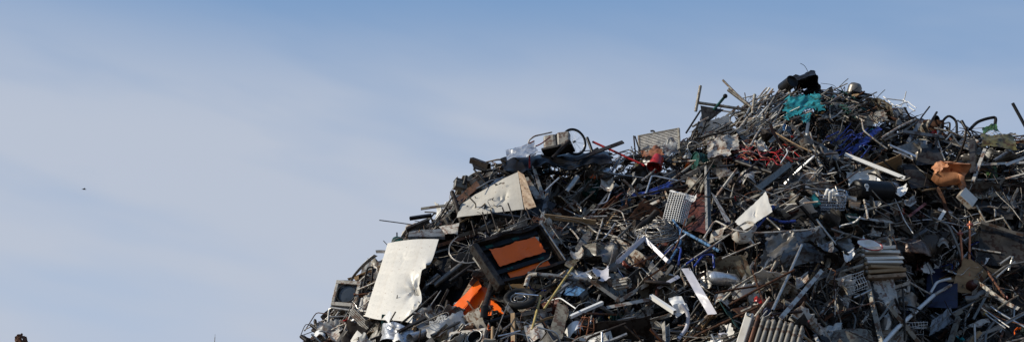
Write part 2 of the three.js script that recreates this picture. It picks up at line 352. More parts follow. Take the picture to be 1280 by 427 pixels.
function thing(name, label, category, p, e = [0, 0, 0], group) {
  const o = new THREE.Group(); o.name = numbered(name); o.position.copy(p); o.rotation.set(e[0] * RAD, e[1] * RAD, e[2] * RAD, 'YXZ'); scene.add(o);
  return tag(o, label, category, group);
}
function part(parent, name, g, m, label) { const o = shade(new THREE.Mesh(g, typeof m === 'string' ? MAT[m] : m)); o.name = name; if (label) o.userData.label = label; parent.add(o); return o; }
function single(name, label, category, g, m, group) {  // one mesh built in place; its origin goes to its base
  g.computeBoundingBox(); const b = g.boundingBox, c = V((b.min.x + b.max.x) / 2, b.min.y, (b.min.z + b.max.z) / 2);
  g.translate(-c.x, -c.y, -c.z); g.boundingBox = null;
  const o = shade(new THREE.Mesh(g, typeof m === 'string' ? MAT[m] : m)); o.name = numbered(name); o.position.copy(c); scene.add(o);
  return tag(o, label, category, group);
}
function structure(name, g, m) { const o = shade(new THREE.Mesh(g, m)); o.name = name; o.userData.kind = 'structure'; scene.add(o); return o; }

// ---------------------------------------------------------------- the setting: yard and the mass of the heap
{
  const g = new THREE.PlaneGeometry(900, 900, 60, 60).rotateX(-Math.PI / 2), p = g.attributes.position;
  for (let i = 0; i < p.count; i++) p.setY(i, 0.12 * fbm(p.getX(i) * 0.02, 1, p.getZ(i) * 0.02, 2) - 0.06);
  g.computeVertexNormals(); uvBox(g, 0.4);
  structure('ground', g, MAT.yard);
  const m = coreGeo.clone(), q = m.attributes.position, n = m.attributes.normal;          // the packed mass lies half a metre below the loose top layer
  for (let i = 0; i < q.count; i++) { const s = n.getY(i) < 0 ? -1 : 1, d = 0.6 * Math.min(1, q.getY(i)); q.setXYZ(i, q.getX(i) - s * n.getX(i) * d, q.getY(i) - s * n.getY(i) * d, q.getZ(i) - s * n.getZ(i) * d); }
  m.computeVertexNormals();
  structure('heap_mass', m, MAT.soil);
}

// ---------------------------------------------------------------- the larger pieces of scrap
function plate(name, label, cat, m, pts, o = {}, phrase, r) {
  const c = pts.map((q) => at(...q)), g = sheet(c, o), mid = c[0].clone().add(c[1]).add(c[2]).add(c[3]).multiplyScalar(0.25);
  anchor(phrase, mid, r ?? c[0].distanceTo(c[2]) * 0.42);
  if (phrase) for (const u of [0.18, 0.5, 0.82]) for (const v of [0.18, 0.5, 0.82]) CLEAR.push([c[0].clone().lerp(c[1], u).lerp(c[3].clone().lerp(c[2], u), v), Math.min(0.4, 0.22 * Math.min(c[0].distanceTo(c[3]), c[0].distanceTo(c[1])) + 0.05)]);
  return single(name, label, cat, g, m);
}
const spot = (px, py, off, phrase, r) => { const p = at(px, py, off); if (phrase || r) anchor(phrase, p, r ?? 0.4); return [p, perPx(p)]; };

// bent white panel standing at the heap's edge
plate('metal_sheet', 'large dented cream-white metal panel leaning out at the heap edge', 'panel', 'ivory',
  [[483, 302, 25.4], [547, 297, 24.6], [513, 405, 22.5], [454, 393, 23.9]], { nx: 40, ny: 44, amp: 0.02, freq: 0.6, th: 0.012, seed: 2, dents: [[0.78, 0.60, 0.6, 0.16], [0.84, 0.62, 0.2, 0.12], [1.0, 0.4, 0.6, -0.14], [1.0, 0.85, 0.6, -0.10], [0.45, 0.25, 0.4, 0.03]], crease: 0.9, warp: (u, v) => [u * (1 - 0.13 * Math.exp(-(((v - 0.53) / 0.13) ** 2)) + 0.05 * Math.exp(-(((v - 0.78) / 0.1) ** 2))), v + 0.02 * Math.sin(u * 5) * v], curl: -0.06 }, 'large dented white panel', 0.9);
plate('steel_sheet', 'black sheet added as shade in the hollow beside the dented white panel', 'sheet', 'black',
  [[549, 304, 25.9], [602, 322, 25.2], [592, 388, 24.3], [530, 392, 24.8]], { amp: 0.06, th: 0.006, seed: 5 }, 'black shade-filler sheet', 0.6);  // added sheet: its black stands in for the shade of the cavity
// second pale panel: bent face and folded flange
{
  const p = at(618, 250, 0.7), t = thing('cabinet_sheeting', 'pale cream cabinet side with folded rusty flange, tilted to a peak', 'cabinet side', p);
  const L = (px, py, d) => at(px, py, d).sub(p);
  part(t, 'face', sheet([L(577, 252, 26.5), L(647, 214, 26.3), L(655, 262, 25.4), L(571, 272, 25.7)], { nx: 26, ny: 16, amp: 0.03, freq: 1.1, th: 0.01, seed: 8, ridge: 0.03, dents: [[0.7, 0.55, 0.3, 0.1], [0.2, 0.5, 0.3, 0.06]] }), 'dullcream');
  part(t, 'flange', sheet([L(647.5, 213.6, 26.3), L(655, 218, 26.0), L(670, 258, 25.2), L(656, 262.5, 25.4)], { nx: 5, ny: 16, amp: 0.02, th: 0.01, seed: 9 }), 'board', 'rust-stained folded edge');
  part(t, 'hole_rim', move(ring(0.03, 0.006, 14, 6), ...L(629, 229, 26.1).toArray(), -0.6, -0.4, 0), 'rust');
  anchor('tilted cream cabinet side', p, 0.9);
}
plate('steel_plate', 'thin rust-red plate edge resting over the tilted cream cabinet side', 'plate', 'drust', [[560, 258, 26.9], [596, 226, 27.1], [600, 232, 26.5], [566, 264, 26.3]], { amp: 0.02, th: 0.02, seed: 3 });
// dark slab and what lies on it
plate('floor_plate', 'broad brown-black buckled plate forming a dark ledge below the bicycle wheel', 'plate', 'black',
  [[626, 195, 27.9], [764, 195, 28.6], [766, 208, 27.0], [630, 211, 26.7]], { nx: 34, ny: 12, amp: 0.3, freq: 0.9, ridge: 0.12, th: 0.04, seed: 12, jag: 0.16 }, 'broad dark ledge plate', 0.5);
plate('foil_sheet', 'crumpled shiny aluminium sheet lying on the broad dark ledge plate', 'sheet', 'alu', [[632, 188, 27.3], [668, 178, 27.3], [673, 192, 26.5], [634, 201, 26.5]], { nx: 18, ny: 10, amp: 0.06, freq: 4, ridge: 0.05, th: 0.003, seed: 14 }, 'crumpled aluminium sheet', 0.3);
{
  const [p, k] = spot(697, 178, 27.9, 'grey moulded seat shell', 0.45), t = thing('seat_shell', 'grey moulded seat shell with a centre groove, beside the bicycle wheel', 'seat', p, [-24, -22, 8]);
  const w = 36 * k, h = 26 * k;
  for (const s of [-1, 1]) part(t, 'cushion', dentGeo(box(w * 0.47, h, 0.26, s * w * 0.25, 0, 0, 0.07), 0.06, 3, s + 2), 'ribs');
  part(t, 'groove', box(w * 0.1, h * 0.92, 0.17, 0, 0, 0.0), 'dark');
  part(t, 'tray', box(w * 1.12, 0.08, 0.4, 0.03, -h * 0.52, 0.03), 'dark');
}
function wheel(name, label, p, e, R0, o = {}) {
  const t = thing(name, label, 'wheel', p, e);
  part(t, 'tyre', ring(R0, o.tyre ?? 0.022, 44, 9), o.tm ?? 'rubber');
  const rim = part(t, 'rim', ring(R0 - (o.tyre ?? 0.022) * 1.25, o.rim ?? 0.011, 40, 7), o.rm ?? 'galv');
  part(t, 'hub', move(cyl(o.hub ?? 0.03, o.hub ?? 0.03, 0.1, 12), 0, 0, 0, Math.PI / 2), o.rm ?? 'steel');
  const n = o.spokes ?? 18;
  for (let i = 0; i < n; i++) { const a = i / n * Math.PI * 2, s = part(t, 'spoke', tube([V(0, 0, (i % 2 ? 1 : -1) * 0.03), V(Math.cos(a) * (R0 - 0.02), Math.sin(a) * (R0 - 0.02), 0)], o.sr ?? 0.003, { radial: 4, seg: 2 }), o.rm ?? 'galv'); s.rotation.z = 0.2 * (i % 2); }
  return t;
}
{ const [p, k] = spot(718, 177, 28.1, 'bicycle wheel', 0.4); wheel('spoked_bicycle_wheel', 'black-tyred spoked bicycle wheel standing upright on the crest behind a grey seat shell', p, [-5, 28, 0], 17 * k, { tyre: 0.032 }); }
{ const [p, k] = spot(588, 309, 0.55, 'bare wheel rim', 0.35); wheel('wheel_rim', 'thin bare spoked rim lying beside the rusty spiked bar', p, [-38, -10, 12], 28 * k, { tyre: 0.014, tm: 'steel', spokes: 14, sr: 0.0035 }); }
{ const [p, k] = spot(650, 373, 1.05, 'motor scooter wheel', 0.6); const t = wheel('scooter_wheel', 'fat black scooter wheel with chrome fork below the orange-backed cabinet', p, [-52, -8, 6], 17 * k, { tyre: 0.075, rim: 0.03, rm: 'steel', spokes: 5, sr: 0.02, hub: 0.08 });
  for (const s of [-1, 1]) part(t, 'fork_leg', tube([V(-0.1, 0.05, s * 0.11), V(0.42, -0.10, s * 0.11)], 0.022, { radial: 8, seg: 2 }), 'chrome'); part(t, 'brake_disc', ring(0.13, 0.012, 24, 6), 'galv'); }
// handle frame on the crest
single('handle_tube', 'pale bent handle tube standing on the crest beside a grey seat shell', 'handle', tube([at(662, 186, 27.4), at(660, 176, 27.4), at(668, 170, 27.4), at(690, 165, 27.6)], 0.024, { rad: 0.1 }), 'light');
single('handle_tube', 'white bent handle tube with worn pink paint over the aluminium sheet', 'handle', tube([at(666, 184, 27.2), at(676, 180, 27.2), at(688, 171, 27.3)], 0.02, { rad: 0.1 }), 'pink');
// CRT monitor
{
  const [p, k] = spot(433, 367, 25.2, 'grey picture-tube monitor', 0.45), w = 35 * k, h = 33 * k, t = thing('crt_monitor', 'grey picture-tube monitor with cracked housing perched at the heap edge', 'monitor', p, [-14, -16, -5]);
  part(t, 'housing', dentGeo(box(w, h, 0.42, 0, 0, -0.24, 0.05), 0.03, 3, 4), 'ribs');
  for (const [a, b, x, y] of [[w, h * 0.15, 0, h * 0.43], [w, h * 0.15, 0, -h * 0.43], [w * 0.13, h * 0.72, -w * 0.435, 0], [w * 0.13, h * 0.72, w * 0.435, 0]]) part(t, 'bezel', box(a, b, 0.09, x, y, 0.01, 0.018), 'light');
  const g = new THREE.SphereGeometry(1.1, 18, 12, Math.PI / 2 - 0.3, 0.6, Math.PI / 2 - 0.26, 0.52); g.translate(0, 0, -1.1); g.scale(w * 1.12 / 0.65, h * 1.12 / 0.57, 1);
  part(t, 'screen', uvBox(g), 'glass');
  part(t, 'tube_shadow_mask', ring(0.5, 0.022, 28, 6).scale(w * 0.74, h * 0.72, 1).translate(0, 0, 0.03), 'dark');
}
single('tube_rectangle', 'black rectangular tube frame standing beside the picture-tube monitor', 'frame', tube([at(452, 366, 25), at(459, 334, 25.1), at(466, 333, 25.1), at(463, 362, 25)], 0.028, { rad: 0.05 }), 'dark');
plate('steel_plate', 'narrow dark plate leaning on the black tube frame by the monitor', 'plate', 'grey', [[466, 331, 25.2], [471, 334, 25.1], [474, 352, 24.9], [467, 352, 24.9]], { amp: 0.02, th: 0.015, seed: 30 });
plate('crumpled_sheet', 'crumpled grey-blue sheet at the foot of the heap edge', 'sheet', 'gblue', [[398, 402, 25.3], [424, 398, 25.2], [428, 416, 24.6], [396, 416, 24.7]], { nx: 14, ny: 10, amp: 0.12, freq: 3, ridge: 0.08, seed: 33, jag: 0.05 }, 'crumpled grey-blue sheet', 0.4);
{ // ribbed light fitting
  const a = at(439, 388, 24.3), b = at(470, 419, 23.9), p = a.clone().lerp(b, 0.5), L = a.distanceTo(b), t = thing('light_fitting', 'ribbed grey strip light fitting sloping below the large dented white panel', 'light fitting', p);
  t.quaternion.setFromUnitVectors(V(1, 0, 0), b.clone().sub(a).normalize());
  part(t, 'housing', box(L, 0.2, 0.05), 'grey'); for (let i = -2; i <= 2; i++) part(t, 'rib', box(L * 0.99, 0.018, 0.03, 0, i * 0.042, 0.035), 'light');
  anchor('ribbed strip light fitting', p, 0.4);
}
plate('car_wing', 'curved silver car wing scrap below the large dented white panel', 'car wing', 'alu', [[468, 401, 22.9], [507, 402, 22.1], [505, 423, 21.6], [465, 421, 22.5]], { nx: 24, ny: 14, amp: 0.06, freq: 1.6, curl: -0.3, ridge: 0.05, th: 0.005, seed: 41, dents: [[0.6, 0.3, 0.3, 0.12]] }, 'curved silver car wing', 0.5);
plate('sheet_offcut', 'small bright white shard sticking up over the silver car wing', 'sheet', 'white', [[480, 398, 22.5], [486, 388, 22.6], [490, 391, 22.5], [486, 404, 22.3]], { amp: 0.02, th: 0.004, seed: 42 });
plate('sheet_offcut', 'cream triangular panel corner poking out under the strip light fitting', 'sheet', 'cream', [[438, 425, 23.6], [446, 412, 23.7], [462, 427, 23.2], [440, 434, 23.2]], { amp: 0.04, th: 0.006, seed: 44 });
{ // lamp pair
  const [p, k] = spot(583, 424, 0.45, 'twin headlamp panel', 0.45), w = 50 * k, t = thing('headlamp_mount', 'white car front panel holding two round dark headlamp holes', 'car panel', p, [-32, -26, 6]);
  part(t, 'panel', join([box(w, 0.07, 0.08, 0, 0.19, 0), box(w, 0.06, 0.08, 0, -0.2, 0), box(0.06, 0.34, 0.08, -w / 2 + 0.03, 0, 0), box(0.05, 0.34, 0.08, w / 2 - 0.03, 0, 0), box(0.05, 0.34, 0.07, 0, 0, 0)]), 'light');
  for (const s of [-1, 1]) { const r = part(t, 'headlamp', move(cyl(0.17, 0.11, 0.16, 24, true), s * w * 0.245, 0, -0.03, Math.PI / 2), 'black'); part(r, 'trim_ring', move(ring(0.165, 0.014, 28, 7), s * w * 0.245, 0, 0.05), 'galv'); part(r, 'reflector', move(new THREE.SphereGeometry(0.13, 16, 8, 0, 7, 0, 1.2), s * w * 0.245, 0, -0.2, Math.PI / 2), 'steel'); }
}
{ const a = at(512, 423, 0.5), b = at(545, 411, 0.55); single('air_duct', 'short length of pale round air duct beside the twin headlamp panel', 'duct', dentGeo(tube([a, b], 0.11, { radial: 14, seg: 8 }), 0.02, 5, 3), 'alu'); anchor('pale air duct', a.lerp(b, 0.5), 0.3); }
// orange box scraps
{
  const p = at(598, 385, 0.5), t = thing('orange_tray', 'orange painted metal tray folded open in front of the dark hollow', 'tray', p), L = (x, y, d) => at(x, y, d).sub(p);
  part(t, 'face', sheet([L(600, 358, 22.9), L(614, 360, 22.8), L(630, 392, 22.1), L(566, 400, 22.5)], { nx: 16, ny: 12, amp: 0.025, freq: 1, th: 0.008, seed: 50 }), 'orange');
  part(t, 'lip', sheet([L(598, 350, 22.9), L(602, 358, 22.7), L(566, 400, 22.2), L(550, 399, 22.4)], { nx: 6, ny: 14, amp: 0.03, th: 0.01, seed: 52 }), 'orange');
  part(t, 'back_flange', sheet([L(602, 354, 23.0), L(616, 358, 22.9), L(628, 376, 22.7), L(614, 362, 22.8)], { nx: 8, ny: 6, amp: 0.03, th: 0.01, seed: 53 }), 'orust');
  part(t, 'brace', tube([L(584, 376, 22.5), L(600, 398, 22.2)], 0.022), 'rust'); part(t, 'brace', tube([L(604, 376, 22.4), L(592, 400, 22.2)], 0.022), 'wood');
  anchor('orange tray', p, 0.45); for (const [x, y] of [[595, 372], [612, 372], [578, 388], [600, 385], [618, 386]]) anchor(null, at(x, y, 22.5), 0.3);
}
plate('wooden_board', 'pale brown triangular board standing on the orange tray', 'board', 'board', [[591, 345, 23.3], [598, 350, 23.2], [601, 364, 23.05], [573, 378, 23.1]], { amp: 0.02, th: 0.01, seed: 55 });
const casingBar = (w, hh, d, y, s) => { const g = uvBox(new THREE.BoxGeometry(w, hh, d, 16, 1, 2)); g.translate(0, y, d / 2); return dentGeo(g, 0.1, 1.9, s); };
{ // the tipped cabinet with the orange back
  const [p, k] = spot(646, 322, 0.75, 'orange-backed cabinet', 0.55), w = 100 * k, h = 62 * k, d = 0.24, t = thing('cabinet', 'tipped dark cabinet with an orange back panel and black shelf bars', 'cabinet', p, [-30, 20, 21]);
  part(t, 'side', dentGeo(box(0.16, h * 1.12, d, -w / 2, -h * 0.05, d / 2), 0.06, 1.5, 2), 'dark'); part(t, 'side', dentGeo(box(0.12, h, d, w / 2, 0, d / 2), 0.06, 1.5, 5), 'soot');
  part(t, 'top', casingBar(w, 0.09, d, h / 2, 3), 'soot'); part(t, 'bottom', casingBar(w, 0.07, d, -h / 2, 7), 'soot');
  part(t, 'edge_strip', box(0.03, h, 0.03, w / 2 + 0.03, 0, d + 0.012), 'galv'); part(t, 'edge_strip', box(w * 0.98, 0.025, 0.03, 0, h / 2 + 0.02, d + 0.012), 'soot');
  part(t, 'back_panel', sheet(flatQuad(w * 0.70, h * 0.42), { nx: 16, amp: 0.05, freq: 1.5, ridge: 0.03, th: 0.01, seed: 60, jag: 0.03, dents: [[0.7, 0.4, 0.3, 0.05]] }).translate(w * 0.02, h * 0.08, 0.12), 'orange'); part(t, 'back_panel', sheet(flatQuad(w * 0.62, h * 0.17), { amp: 0.02, th: 0.01, seed: 61 }).translate(w * 0.05, -h * 0.37, 0.05), 'orange');
  part(t, 'back_frame', box(w, h, 0.02, 0, 0, 0.0), 'black');
  const b = part(t, 'shelf_bar', box(w * 0.9, 0.11, 0.06, 0, -h * 0.24, 0.09), 'black'); for (const x of [-0.22, 0.26]) part(b, 'label_patch', box(0.16, 0.06, 0.01, x * w, -h * 0.24, 0.125), 'dteal');
  const b2 = part(t, 'shelf_bar', box(w * 0.9, 0.13, 0.06, 0, h * 0.38, 0.09), 'black'); for (const x of [-0.3, 0.1]) part(b2, 'label_patch', box(0.2, 0.07, 0.01, x * w, h * 0.38, 0.125), 'dteal');
}
// rusty spiked bar
{
  const a = at(547, 307, 0.75), b = at(696, 262, 0.8), p = a.clone().lerp(b, 0.5), t = thing('harrow_bar', 'long rusty brown bar with upright spikes crossing above the orange-backed cabinet', 'harrow', p), L = a.distanceTo(b);
  const bar = part(t, 'bar', profileBar('angle', 0.045, L), 'rust'); bar.quaternion.setFromUnitVectors(V(1, 0, 0), b.clone().sub(a).normalize());
  for (const [x1, y1, x2, y2] of [[603, 265, 611, 291], [613, 262, 621, 287], [628, 259, 635, 282], [635, 254, 644, 279], [655, 252, 663, 274], [589, 276, 594, 294]]) part(t, 'spike', tube([at(x1, y1, 0.85).sub(p), at(x2, y2, 0.78).sub(p)], 0.02, { radial: 6, seg: 2 }), 'soot');
  anchor('rusty spiked bar', p, 0.25); for (let i = 0; i <= 12; i++) anchor(null, a.clone().lerp(b, i / 12), 0.22);
}
// flue pipe
{ const a = at(605, 388, 0.9), b = at(620, 335, 0.9), p = a.clone(), t = thing('flue_pipe', 'black sooty flue pipe standing in front of the orange tray', 'pipe', p); const d = b.sub(a);
  part(t, 'pipe', tube([V(), d], 0.065, { radial: 14, seg: 4 }), 'soot'); part(t, 'collar', tube([d.clone().multiplyScalar(0.93), d.clone().multiplyScalar(1.02)], 0.085, { radial: 14, seg: 2 }), 'black'); part(t, 'socket', tube([V(0, -0.15, 0.02), V(0.02, 0.1, 0.02)], 0.085, { radial: 14, seg: 2 }), 'black'); anchor('black flue pipe', p, 0.35); }
// condenser on the crest
{
  const [p, k] = spot(824, 178, 29.0, 'aluminium cooling radiator', 0.6), w = 54 * k, h = 29 * k, t = thing('cooling_radiator', 'flat aluminium cooling radiator with level fins standing upright on the crest', 'radiator', p, [-12, -28, 4]);
  for (const s of [-1, 1]) part(t, 'tank', box(0.06, h * 1.05, 0.08, s * w / 2, 0, 0), 'beige');
  part(t, 'frame_bar', box(w, 0.035, 0.07, 0, h / 2, 0), 'khaki'); part(t, 'frame_bar', box(w, 0.035, 0.07, 0, -h / 2, 0), 'khaki');
  for (let i = 0; i < 13; i++) part(t, 'fin', box(w * 0.98, h / 13 * 0.62, 0.045, 0, -h / 2 + (i + 0.5) * h / 13, 0, 0.008), 'galv');
  part(t, 'core', box(w * 0.97, h * 0.98, 0.016), 'steel'); part(t, 'pipe_stub', tube([V(-w * 0.1, h / 2, 0), V(-w * 0.12, h / 2 + 0.09, 0), V(-w * 0.2, h / 2 + 0.1, 0)], 0.03), 'dark');
}
plate('crumpled_sheet', 'crumpled orange-rust sheet at the foot of the aluminium radiator', 'sheet', 'orust', [[802, 191, 28.3], [824, 184, 28.3], [830, 193, 27.6], [806, 198, 27.7]], { nx: 14, ny: 10, amp: 0.12, freq: 3, ridge: 0.1, seed: 70, jag: 0.06 }, 'crumpled orange-rust sheet', 0.3);
plate('crumpled_sheet', 'crumpled pale blue-green sheet beside the aluminium radiator', 'sheet', 'gblue', [[828, 178, 28.2], [842, 172, 28.2], [850, 190, 27.7], [830, 196, 27.6]], { nx: 14, ny: 10, amp: 0.12, freq: 3, ridge: 0.1, seed: 71, jag: 0.06 }, 'pale blue-green sheet', 0.25);
{ const [p, k] = spot(821, 203, 1.0, 'red bucket', 0.45), t = thing('bucket', 'bright red dented bucket tipped among grey scrap', 'bucket', p, [150, 0, 24]); const r = 10 * k;
  part(t, 'body', dentGeo(lathe([[0.01, -r * 0.95], [r * 0.72, -r * 0.95], [r * 0.95, r * 0.9], [r * 0.99, r * 0.92], [r * 0.93, r * 0.86], [r * 0.68, -r * 0.88], [0.01, -r * 0.88]]), 0.03, 4, 2), 'red'); part(t, 'rim', move(ring(r * 0.98, 0.012, 26, 6), 0, r * 0.9, 0, Math.PI / 2), 'red'); part(t, 'handle', move(ring(r, 0.008, 20, 5, Math.PI), 0, r * 0.9, 0, 0.3), 'steel'); }
{ const [p, k] = spot(880, 203, 0.5, 'dark green drum', 0.4), t = thing('drum', 'dark green oil drum lying half buried under white crumpled sheets', 'drum', p, [10, 20, 84]); const r = 11 * k, L = 26 * k;
  part(t, 'body', dentGeo(lathe([[0.01, -L / 2], [r * 0.96, -L / 2], [r, -L / 2 + 0.02], [r, -L / 6], [r * 1.04, -L / 6 + 0.03], [r, -L / 6 + 0.06], [r, L / 6], [r * 1.04, L / 6 + 0.03], [r, L / 6 + 0.06], [r, L / 2], [r * 0.95, L / 2 - 0.02], [0.01, L / 2 - 0.02]]), 0.03, 3, 3), 'dteal'); part(t, 'rim', move(ring(r, 0.015, 26, 6), 0, L / 2, 0, Math.PI / 2), 'dteal'); }
plate('crumpled_sheet', 'crumpled white sheet standing up below the long khaki beam', 'sheet', 'light', [[884, 178, 27.9], [903, 171, 28], [914, 194, 27.1], [886, 201, 27]], { nx: 18, ny: 16, amp: 0.2, freq: 1.6, ridge: 0.14, seed: 73, jag: 0.08 }, 'standing crumpled white sheet', 0.4);
plate('crumpled_sheet', 'crumpled pale grey sheet leaning beside the dark green drum', 'sheet', 'light', [[900, 170, 28.2], [922, 166, 28.2], [925, 186, 27.5], [905, 190, 27.4]], { nx: 16, ny: 14, amp: 0.16, freq: 1.6, ridge: 0.12, seed: 74, jag: 0.08 }, 'pale grey leaning sheet', 0.3);
plate('sheet_offcut', 'light blue bent panel beside the standing crumpled white sheet', 'sheet', 'lblue', [[918, 192, 28], [932, 188, 28], [940, 203, 27.5], [926, 205, 27.5]], { amp: 0.05, seed: 75 });
// beam and posts by the crest
{ const a = at(872, 129, 29.6), b = at(940, 139, 29.5), g = profileBar('plank', 0.085, a.distanceTo(b), { bend: 0.01 }), o = single('timber_beam', 'long khaki beam jutting out level over the slope', 'beam', g, 'beige'); o.position.copy(a).lerp(b, 0.5); o.quaternion.setFromUnitVectors(V(1, 0, 0), b.clone().sub(a).normalize()); anchor('long khaki beam', o.position, 0.35); }
plate('bracket_plate', 'dark triangular bracket hanging under the long khaki beam', 'bracket', 'dark', [[876, 132, 29.5], [905, 137, 29.4], [886, 152, 29.2], [878, 150, 29.2]], { amp: 0.01, th: 0.02, seed: 77 });
single('post', 'upright khaki post at the jutting end of the long beam', 'post', tube([at(876, 107, 29.5), at(870, 139, 29.5)], 0.05, { radial: 10 }), 'beige');
{ const a = at(896, 130, 29.4), b = at(907, 120, 29.4), t = thing('knobbed_pole', 'dark pole with a round knob end above the long khaki beam', 'pole', a); part(t, 'pole', tube([V(-0.1, -0.2, 0), b.clone().sub(a)], 0.045, { radial: 9 }), 'dteal'); part(t, 'knob', uvBox(new THREE.SphereGeometry(0.075, 14, 10)).translate(b.x - a.x, b.y - a.y, 0), 'black'); }
{ // ladder
  const p = at(870, 172, 28.9), t = thing('ladder', 'short dark metal ladder leaning beside the aluminium radiator', 'ladder', p), L = (x, y, d) => at(x, y, d).sub(p);
  part(t, 'rail', tube([L(860, 188, 28.6), L(874, 152, 29)], 0.028), 'dark'); part(t, 'rail', tube([L(868, 190, 28.5), L(883, 152, 28.9)], 0.028), 'dark');
  for (let i = 0; i < 4; i++) { const s = 0.15 + i * 0.22; part(t, 'rung', tube([L(lerp(860, 874, s), lerp(188, 152, s), 28.6), L(lerp(868, 883, s), lerp(190, 152, s), 28.5)], 0.018), 'dark'); }
  anchor('short dark ladder', p, 0.3);
}
// summit
{ const [p, k] = spot(1008, 104, 30.4, 'black summit box', 0.3), w = 29 * k, h = 18 * k, t = thing('black_box', 'black open box tipped forward on the very top of the heap', 'box', p, [26, -14, 10]);
  part(t, 'body', casing(w, h, 0.6, 0.02, 0.14, 80), 'black'); part(t, 'lid', sheet([V(-w * 0.52, h * 0.52, 0.32), V(w * 0.45, h * 0.60, 0.3), V(w * 0.5, h * 0.45, -0.3), V(-w * 0.5, h * 0.5, -0.3)], { amp: 0.1, th: 0.015, seed: 85, jag: 0.06 }), 'black'); }
{ const [p, k] = spot(985, 106, 30.2, 'black round canister', 0.25), t = thing('canister', 'black round canister on its side next to the black summit box', 'canister', p, [78, 22, 0]); const r = 8 * k; part(t, 'body', lathe([[0.01, -0.25], [r, -0.25], [r, 0.25], [r * 0.85, 0.27], [r * 0.85, 0.2], [0.01, 0.2]]), 'black'); part(t, 'rim', move(ring(r, 0.014, 22, 6), 0, 0.25, 0, Math.PI / 2), 'dark'); }
single('thin_rod', 'hair-thin bent wire standing above the black summit box', 'wire', tube([at(1001, 79, 30.4), at(1006, 82, 30.4), at(1012, 92, 30.4)], 0.009, { spline: true, radial: 5 }), 'dark');
{ // teal cloth
  const g = sheet([at(984, 124, 29.4), at(1020, 117, 29.4), at(1031, 134, 28.8), at(982, 150, 28.6)], { nx: 34, ny: 26, amp: 0.2, freq: 1.5, ridge: 0.12, th: 0.004, seed: 90, jag: 0.25, crease: 1.0, warp: (u, v) => [u + 0.1 * Math.sin(v * 5) * (u - 0.5), v + 0.12 * Math.sin(u * 6 + 1) * v] });
  single('tarpaulin', 'teal tarpaulin draped in folds over pale rods near the summit', 'tarpaulin', g, 'teal'); anchor('teal tarpaulin', at(1006, 133, 29.2), 0.75);
  plate('tarpaulin', 'small teal tarpaulin tatter hanging under the larger teal tarpaulin', 'tarpaulin', 'teal', [[1002, 143, 28.5], [1014, 142, 28.5], [1012, 153, 28.2], [1004, 152, 28.2]], { amp: 0.08, freq: 4, seed: 92, jag: 0.08 });
}
{ const [p, k] = spot(1069, 111, 30.6, 'grey cooking pot', 0.25), t = thing('cooking_pot', 'dull grey upturned cooking pot on the crest past the summit box', 'pot', p, [12, 0, -16]); const r = 9 * k; part(t, 'body', dentGeo(lathe([[0.01, r * 0.8], [r * 0.7, r * 0.76], [r * 0.97, r * 0.3], [r, -r * 0.7], [r * 1.05, -r * 0.72], [r * 0.95, -r * 0.66], [r * 0.92, r * 0.2], [0.01, r * 0.7]]), 0.02, 5, 2), 'steel'); part(t, 'rim', move(ring(r * 1.03, 0.012, 24, 6), 0, -r * 0.7, 0, Math.PI / 2), 'dark'); }
function bikeFrame(name, label, p, e, s, m) {
  const t = thing(name, label, 'bicycle frame', p, e), T = (n, pts, r) => part(t, n, tube(pts.map(([x, y, z = 0]) => V(x * s, y * s, z * s)), r * s, { radial: 7, seg: 3 * pts.length }), m);
  T('top_tube', [[-0.25, 0.3], [0.3, 0.33]], 0.018); T('down_tube', [[0.33, 0.25], [-0.1, -0.2]], 0.021); T('seat_tube', [[-0.27, 0.42], [-0.1, -0.2]], 0.018); T('head_tube', [[0.29, 0.4], [0.34, 0.2]], 0.022);
  for (const z of [-0.05, 0.05]) { T('chain_stay', [[-0.1, -0.2, z * 0.5], [-0.5, -0.18, z]], 0.011); T('seat_stay', [[-0.24, 0.3, z * 0.3], [-0.5, -0.18, z]], 0.009); T('fork_blade', [[0.34, 0.2, z], [0.4, -0.05, z], [0.47, -0.2, z]], 0.012); }
  T('crank', [[-0.1, -0.2, 0.06], [-0.02, -0.33, 0.08]], 0.012); T('handlebar', [[0.3, 0.42, -0.25], [0.33, 0.43, 0], [0.3, 0.42, 0.25]], 0.013);
  return t;
}
{ const [p] = spot(1122, 130, 30.2, 'white bicycle frame', 0.4); bikeFrame('stripped_bicycle', 'white bicycle frame lying on the crest against the sky', p, [-48, 10, -12], 1.15, 'white'); }
// blue rods and cables
for (let i = 0; i < 26; i++) {
  const f = rngOf(500 + i), x = rr(1036, 1088, f), y = rr(160, 192, f), a = rr(-0.9, -0.1, f), L = rr(12, 30, f);
  const straight = f() < 0.5, bm = pick(['blue', 'blue', 'blue', 'lblue'], f), g = straight ? tube([at(x - L * Math.cos(a) / 2, y - L * Math.sin(a) / 2, 0.55), at(x + L * Math.cos(a) / 2, y + L * Math.sin(a) / 2, 0.6)], 0.024) : tube([at(x - L / 2, y + 4 * f(), 0.5), at(x - 3, y - 7 * f(), 0.6), at(x + 6, y + 4 * f(), 0.55), at(x + L / 2, y - 6 * f(), 0.6)], 0.017, { spline: true });
  single('blue_rod', `${straight ? (a < -0.5 ? 'steep straight' : 'slanting straight') : 'wavy'} ${L > 22 ? 'long' : 'short'} ${ADJ[bm]} rod ${y < 175 ? 'high' : 'low'} in the blue bunch`, 'rod', g, bm, 'blue rods in the bunch below the summit');
}
plate('plastic_strip', 'long deep blue plastic strip slanting through the blue rods', 'strip', 'blue', [[1098, 158, 0.7], [1104, 161, 0.7], [1064, 194, 0.6], [1060, 190, 0.6]], { amp: 0.04, th: 0.02, seed: 95 }, 'long blue plastic strip', 0.6);
